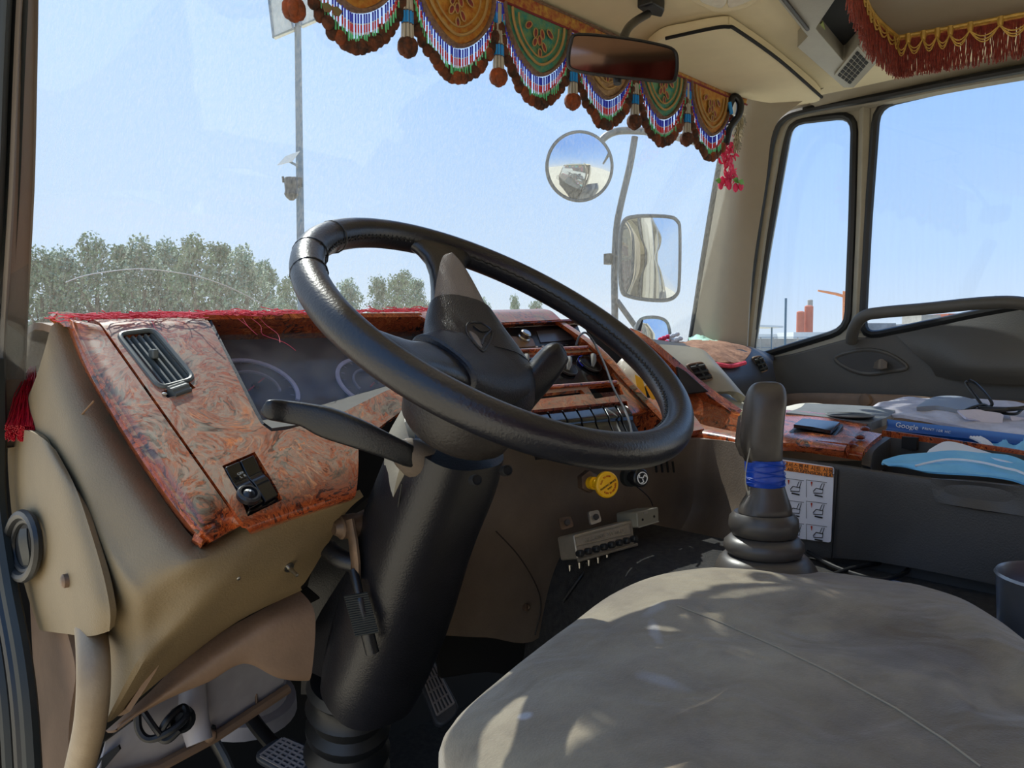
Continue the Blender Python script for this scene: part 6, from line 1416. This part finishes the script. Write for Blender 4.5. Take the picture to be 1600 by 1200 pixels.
# ============================================================ OUTSIDE
GZ = -1.15
struct('ground', MB().box((0, 300, GZ-.5), (1600, 1600, 1)), M_ground)
def gp(x, y, z=GZ): return aZ(x, y, z)
struct('road', MB().plate([V((-120, 18, GZ+.012)), V((200, 18, GZ+.012)), V((200, 25, GZ+.012)), V((-120, 25, GZ+.012))], .01, n=(0, 0, 1)), M_road)
struct('kerb', MB().box((40, 25.2, GZ+.05), (320, .3, .25)), M_concrete)
# outside mirrors on a tubular arm
mo = thing('side_mirror_set', aD(975, 560, 2.9), 'grey tubular bracket with round, tall and low outside mirrors beyond the right of the windscreen', 'mirror')
Mm = mat('mirror_shell', rgb(74, 78, 82), .45)
pts = smooth([aD(1090, 222, 2.75), aD(1030, 208, 2.85), aD(975, 204, 2.9), aD(948, 212, 2.9), aD(930, 232, 2.9)], 5)
obj('arm_tube', MB().tube(pts, .014, 10), Mm, mo)
obj('arm_tube', MB().tube(smooth([aD(992, 214, 2.9), aD(984, 260, 2.9), aD(970, 320, 2.9), aD(963, 360, 2.9), aD(960, 430, 2.9), aD(961, 520, 2.9)], 5), .013, 10), Mm, mo)
obj('arm_clamp', MB().box(aD(952, 405, 2.9), (.03, .03, .04)), M_black, mo)
def mirr(name, label, outline, dep, n, convex, shell):
    P = aD(sum(p[0] for p in outline)/len(outline), sum(p[1] for p in outline)/len(outline), dep); n = V(n).normalized()
    o_ = smooth([on(x, y, P, n) for x, y in outline], 4, True); c = sum(o_, V())/len(o_)
    t = obj(name, MB().rings([o_, [lerp(p, c, -.01)-n*.02 for p in o_], [lerp(p, c, .12)-n*.06 for p in o_], [lerp(p, c, .6)-n*.08 for p in o_]]), shell, mo); t['label'] = label
    R = [[lerp(p, c, 1-s_)+n*(.002+convex*(1-s_*s_)) for p in o_] for s_ in (.95, .85, .7, .5, .3, .12, .02)]
    obj('mirror_glass', MB().rings(R), M_mirror, t)
    obj('edge', MB().tube([p+n*.002 for p in o_], .006, 6, closed=True), shell, t); return t
mirr('round_mirror', 'round convex wide-angle mirror outside the windscreen, above the rectangular mirror', [(905+51*cos(a*pi/8), 260+54*sin(a*pi/8)) for a in range(16)], 2.85, (-.55, -.80, -.10), .045, Mm)
mirr('door_mirror', 'tall rounded rectangular door mirror outside the windscreen', [(985, 339), (1040, 338), (1058, 345), (1062, 365), (1061, 440), (1056, 462), (1035, 470), (988, 465), (972, 452), (969, 400), (972, 355)], 2.75, (-.50, -.86, .02), .008, Mm)
mirr('lower_mirror', 'small blue-grey mirror low by the windscreen corner, under the tall door mirror', [(1000, 500), (1022, 496), (1040, 502), (1046, 520), (1045, 545), (1020, 560), (1000, 548), (994, 520)], 2.7, (-.45, -.85, .25), .012, Mm)
obj('mirror_bracket', MB().tube([aD(964, 470, 2.9), aD(1000, 520, 2.86), aD(1022, 525, 2.80)], .011, 8), Mm, mo)
obj('mirror_bracket', MB().tube([aD(962, 400, 2.9), aD(1010, 400, 2.84)], .012, 8), Mm, mo)
obj('mirror_bracket', MB().tube([aD(960, 430, 2.9), aD(961, 530, 2.9), aD(985, 620, 2.75), aD(1040, 650, 2.55)], .013, 8), Mm, mo)
# body of the truck behind the mirrors' view is out of frame; light mast with two floodlights, camera and solar panel
D_ = 30.
mast = thing('light_mast', aZ(472, 700, GZ) if False else V((aD(468, 500, D_).x, aD(468, 500, D_).y, GZ)), 'tall blue-grey light mast with two floodlights standing left beyond the windscreen', 'light mast')
b_ = aD(471, 500, D_); t_ = aD(465, 20, D_)
sp = V((b_.x, b_.y, GZ)); obj('mast_pole', MB().tube([sp, lerp(sp, t_, .5), t_], [.16, .15, .13], 8), M_pole, mast)
obj('cross_bar', MB().tube([aD(426, 58, D_), aD(500, 28, D_)], .07, 6), M_pole, mast)
for l in (((417, -30), (445, -36), (458, 45), (427, 58)), ((460, -36), (488, -44), (502, 26), (470, 40))):
    fl = obj('floodlight', MB().plate([aD(x, y, D_-.3) for x, y in l], .25), M_lamp, mast)
    obj('floodlight_frame', MB().tube([aD(x, y, D_-.32) for x, y in l], .06, 4, closed=True), M_pole, fl)
obj('solar_panel', MB().plate([aD(x, y, D_-.4) for x, y in ((433, 258), (446, 244), (468, 236), (456, 252))], .05), M_farwhite, mast)
obj('panel_bracket', MB().tube([aD(452, 252, D_-.3), aD(470, 262, D_)], .05, 6), M_pole, mast)
cm_ = obj('security_camera', MB().lathe(aD(455, 278, D_-.5), (0, 0, -1), [(0, .24), (.12, .27), (.35, .25), (.5, .24), (.62, .27), (.75, .2), (.85, .08)], 14), M_black, mast)
obj('camera_bracket', MB().box(aD(463, 285, D_-.2), (.35, .3, .35)), M_black, cm_)
obj('antenna', MB().tube([aD(442, 276, D_-.5), aD(443, 285, D_-.5)], .05, 6), M_black, cm_)
# trees: crowns of leaf clusters on branching trunks, six kinds copied along the lot edge
def leafmat(name, a, b):
    m = bpy.data.materials.new(name); m.use_nodes = True; t = m.node_tree; p = t.nodes['Principled BSDF']; L = t.links.new
    tc = N(t, 'ShaderNodeTexCoord'); n = N(t, 'ShaderNodeTexNoise'); n.inputs['Scale'].default_value = .9; n.inputs['Detail'].default_value = 4; L(tc.outputs['Object'], n.inputs['Vector'])
    r = N(t, 'ShaderNodeValToRGB'); r.color_ramp.elements[0].position = .35; r.color_ramp.elements[1].position = .65; r.color_ramp.elements[0].color = a; r.color_ramp.elements[1].color = b
    L(n.outputs['Fac'], r.inputs[0]); L(r.outputs[0], p.inputs['Base Color']); p.inputs['Roughness'].default_value = .7
    return m
M_lv = leafmat('hazed_leaves', rgb(104, 130, 104), rgb(146, 164, 126))  # greens paled so the leaf colour itself carries the distance haze
def tree_mesh(h, w_, seed):
    random.seed(seed); m_ = MB(); cl = []
    nb = 54
    for k in range(nb):
        t = random.random()**.8; zc_ = h*(.12+.82*t); rr = w_*(1.0-.80*t**1.4)*random.uniform(.2, 1.0); a = random.uniform(0, 2*pi)
        cl.append((V((cos(a)*rr, sin(a)*rr, zc_)), random.uniform(.50, .95)*(1.1-.5*t)))
    for c, r in cl:
        for j in range(110):
            d = V((random.gauss(0, 1), random.gauss(0, 1), random.gauss(0, 1))).normalized()*r*random.uniform(.55, 1.05)
            p = c+V((d.x, d.y, d.z*1.15)); s_ = random.uniform(.05, .11); u_ = V((random.gauss(0, 1), random.gauss(0, 1), random.gauss(0, 1))).normalized(); v_ = u_.cross(V((.3, .5, .8))).normalized()
            vs = [m_.b.verts.new(p+q_) for q_ in (-u_*s_-v_*s_*.5, u_*s_-v_*s_*.4, u_*s_*.7+v_*s_*.6, -u_*s_*.6+v_*s_*.5)]; m_.face(vs)
    return m_
kinds = []
for k in range(4):
    root = thing('tree', (0, 0, 0), 'x', 'tree')
    cr_o = obj('crown', tree_mesh(7.2, 2.3, 40+k), M_lv, root); random.seed(k)
    tk_ = MB().tube([(0, 0, 0), (.1, .05, 2), (.0, .1, 4.4)], [.22, .16, .08], 8)
    for j in range(4): a = j*1.6; tk_.tube([(.05, .05, 1.8+.4*j), (cos(a)*1.2, sin(a)*1.2, 3.8+.4*j)], [.1, .04], 6)
    obj('trunk', tk_, M_bark, root); kinds.append(root)
used = set()
TR = [(28, 398, 46, 4.0), (66, 380, 44, 3.6), (100, 385, 47, 3.8), (146, 362, 45, 3.8), (190, 378, 50, 3.6), (226, 362, 46, 3.8), (262, 372, 49, 3.4), (304, 364, 46, 3.8), (345, 374, 48, 3.4), (384, 378, 47, 3.6), (414, 404, 52, 3.2), (448, 430, 60, 3.0), (505, 436, 70, 3.0), (545, 432, 70, 3.2), (590, 430, 68, 3.2), (628, 420, 66, 3.2), (652, 432, 68, 3.0), (752, 462, 90, 3.0), (803, 460, 95, 2.0), (838, 466, 95, 3.0)]
lab = ['leftmost pale green tree, cut by the left windscreen pillar', 'second pale tree from the left pillar, lower than its right neighbour', 'pale green tree third from the left pillar', 'tall pointed green tree above the dash vent', 'round-topped tree just right of the tall pointed one above the dash vent',
       'high tree in the middle of the hedge line left of the mast', 'narrow tree in the gap between two high crowns left of the mast', 'broad high tree above the left end of the instrument cluster', 'tree between the broad crown and the two nearest the mast', 'second tree left of the light mast, tall and full',
       'shorter tree sloping down towards the light mast', 'low tree right behind the foot of the light mast', 'low distant tree seen at the left inside the steering wheel', 'distant tree inside the wheel with a notched top', 'distant tree seen in the middle inside the wheel rim',
       'highest distant tree seen inside the wheel left of the spoke', 'distant tree half hidden by the wheel spoke', 'small distant tree just right of the wheel hub', 'small pointed distant tree over the centre of the dash', 'pale distant tree furthest right over the dash']
for i, (px, pyt, dist, wd) in enumerate(TR):
    src = kinds[i % 4]; top_ = aD(px, pyt, dist); base = V((top_.x, top_.y, GZ)); sc_ = (top_.z-GZ)/7.3; 
    wx_ = wd/3.6*sc_*(.82 if i < 12 else .95)*1.2
    if i % 4 not in used: r_ = src; used.add(i % 4); kids = None
    else:
        r_ = src.copy(); COL.objects.link(r_)
        for ch in src.children:
            c = ch.copy(); COL.objects.link(c); c.parent = r_
    r_.location = base; r_.scale = (wx_, wx_, sc_); r_.rotation_euler = (0, 0, i*1.7)
    r_['label'] = lab[i]; r_['category'] = 'tree'; r_['group'] = 'trees beyond the parking lot'
# far right: silos, crane, sheds, fence
def far(x, y, d): p = aD(x, y, d); return p
def cylv(name, label, cat, x, ytop, wpx, d, m_, group=None, par=None):
    p = aD(x, ytop, d); r = wpx/2/1200*d
    return tag(obj(name, MB().lathe((p.x, p.y, GZ), (0, 0, 1), [(0, r), (p.z-GZ-.3*r, r), (p.z-GZ, r*.6)], 18), m_), label, cat, group)
cylv('silo', 'left reddish silo seen through the front door window', 'silo', 1251, 486, 12, 300, M_silo, 'reddish silos')
cylv('silo', 'right reddish silo seen through the front door window, below the grey tower', 'silo', 1264, 477, 13, 302, M_silo, 'reddish silos')
cylv('tower', 'grey tower rising behind the reddish silos', 'tower', 1266, 468, 8, 320, M_concrete)
cr2 = thing('tower_crane', V((aD(1319, 500, 300).x, aD(1319, 500, 300).y, GZ)), 'orange tower crane seen through the front door window beside its rear frame', 'crane')
pb = V((aD(1319, 500, 300).x, aD(1319, 500, 300).y, GZ)); pt_ = aD(1319, 455, 300); lat = MB()
for dx in (-.7, .7): lat.tube([pb+V((dx, 0, 0)), pt_+V((dx, 0, 0))], .3, 4)
for k in range(20):
    a = lerp(pb, pt_, k/20.); b = lerp(pb, pt_, (k+1)/20.); s_ = .7 if k % 2 else -.7; lat.tube([a+V((s_, 0, 0)), b+V((-s_, 0, 0))], .15, 4)
obj('crane_mast', lat, M_crane, cr2)
obj('crane_jib', MB().tube([aD(1278, 454, 300), aD(1305, 459, 300), aD(1330, 466, 300)], [.35, .55, .6], 4), M_crane, cr2)
def shed(name, label, cat, x0, x1, yt, yb, d, m_, dep=10):
    a, b = aD(x0, yt, d), aD(x1, yt, d); dr = (b-a); dr.z = 0; dr.normalize(); bk = V((-dr.y, dr.x, 0)); bk = bk if bk.dot(_f) > 0 else -bk
    z0_ = GZ if yb is None else aD(x0, yb, d).z
    t = MB().plate([V((a.x, a.y, a.z)), V((b.x, b.y, a.z)), V((b.x, b.y, z0_)), V((a.x, a.y, z0_))], dep, n=-bk)
    return tag(obj(name, t, m_), label, cat)
shed('shed', 'long white-roofed shed in front of the silos', 'building', 1240, 1322, 519, None, 160, M_farwhite)
shed('shed', 'low white shed at the left edge of the front door window', 'building', 1180, 1222, 522, None, 170, M_farwhite)
shed('site_building', 'beige low building under the white sheds beyond the fence', 'building', 1176, 1330, 529, None, 140, M_concrete)
shed('grey_shed', 'dark grey shed seen through the gap under the door grab bar', 'building', 1352, 1400, 505, None, 150, mat('shed_grey', rgb(128, 130, 134), .8, var=.2, vs=.4))
shed('grey_shed', 'smaller grey shed right of the first one under the grab bar', 'building', 1415, 1445, 506, None, 155, MATS['shed_grey'])
shed('tan_building', 'tan building top above the door sill, left of the reddish blocks', 'building', 1440, 1470, 492, None, 200, M_concrete)
shed('red_building', 'reddish block seen above the door sill near the right edge', 'building', 1482, 1512, 490, None, 200, M_silo)
cn = thing('canopy', aD(1200, 540, 60), 'thin white flat canopy on posts left of the silos', 'canopy')
cn.location.z = GZ; cn['_w'] = tuple(cn.location)
a, b = aD(1168, 507, 60), aD(1224, 509, 60)
obj('canopy_roof', MB().plate([a, b, b+V((3, 3, 0)), a+V((3, 3, 0))], .15, n=(0, 0, 1)), M_farwhite, cn)
for x in (1182, 1206): p = aD(x, 508, 60.5); obj('post', MB().tube([(p.x, p.y, GZ), (p.x, p.y, p.z-.1)], .06, 6), M_pole, cn)
for x, yt, lb in ((1228, 466, 'thin tall steel post standing left of the silos'), (1556, 462, 'small post top above the grab bar near the right edge')):
    p = aD(x, yt, 35); tag(obj('steel_post', MB().tube([(p.x, p.y, GZ), tuple(p)], .05, 6), M_pole), lb, 'post')
fe = thing('wire_fence', V((aD(1250, 540, 40).x, aD(1250, 540, 40).y, GZ)), 'low wire fence on posts crossing the ground outside the passenger door', 'fence')
A_, B_ = aD(1150, 527, 40), aD(1420, 527, 40); wires = MB()
for k in range(15):
    p = lerp(A_, B_, k/14.); obj('fence_post', MB().tube([(p.x, p.y, GZ), (p.x, p.y, p.z)], .035, 6), M_concrete, fe)
for h in range(5): z = lerp(GZ+.2, A_.z, h/4.); wires.tube([(A_.x, A_.y, z), (B_.x, B_.y, z)], .015, 4)
obj('fence_wires', wires, M_pole, fe)
# dry scrub below the sheds
for o in list(bpy.data.objects):
    if '_w' in o: del o['_w']
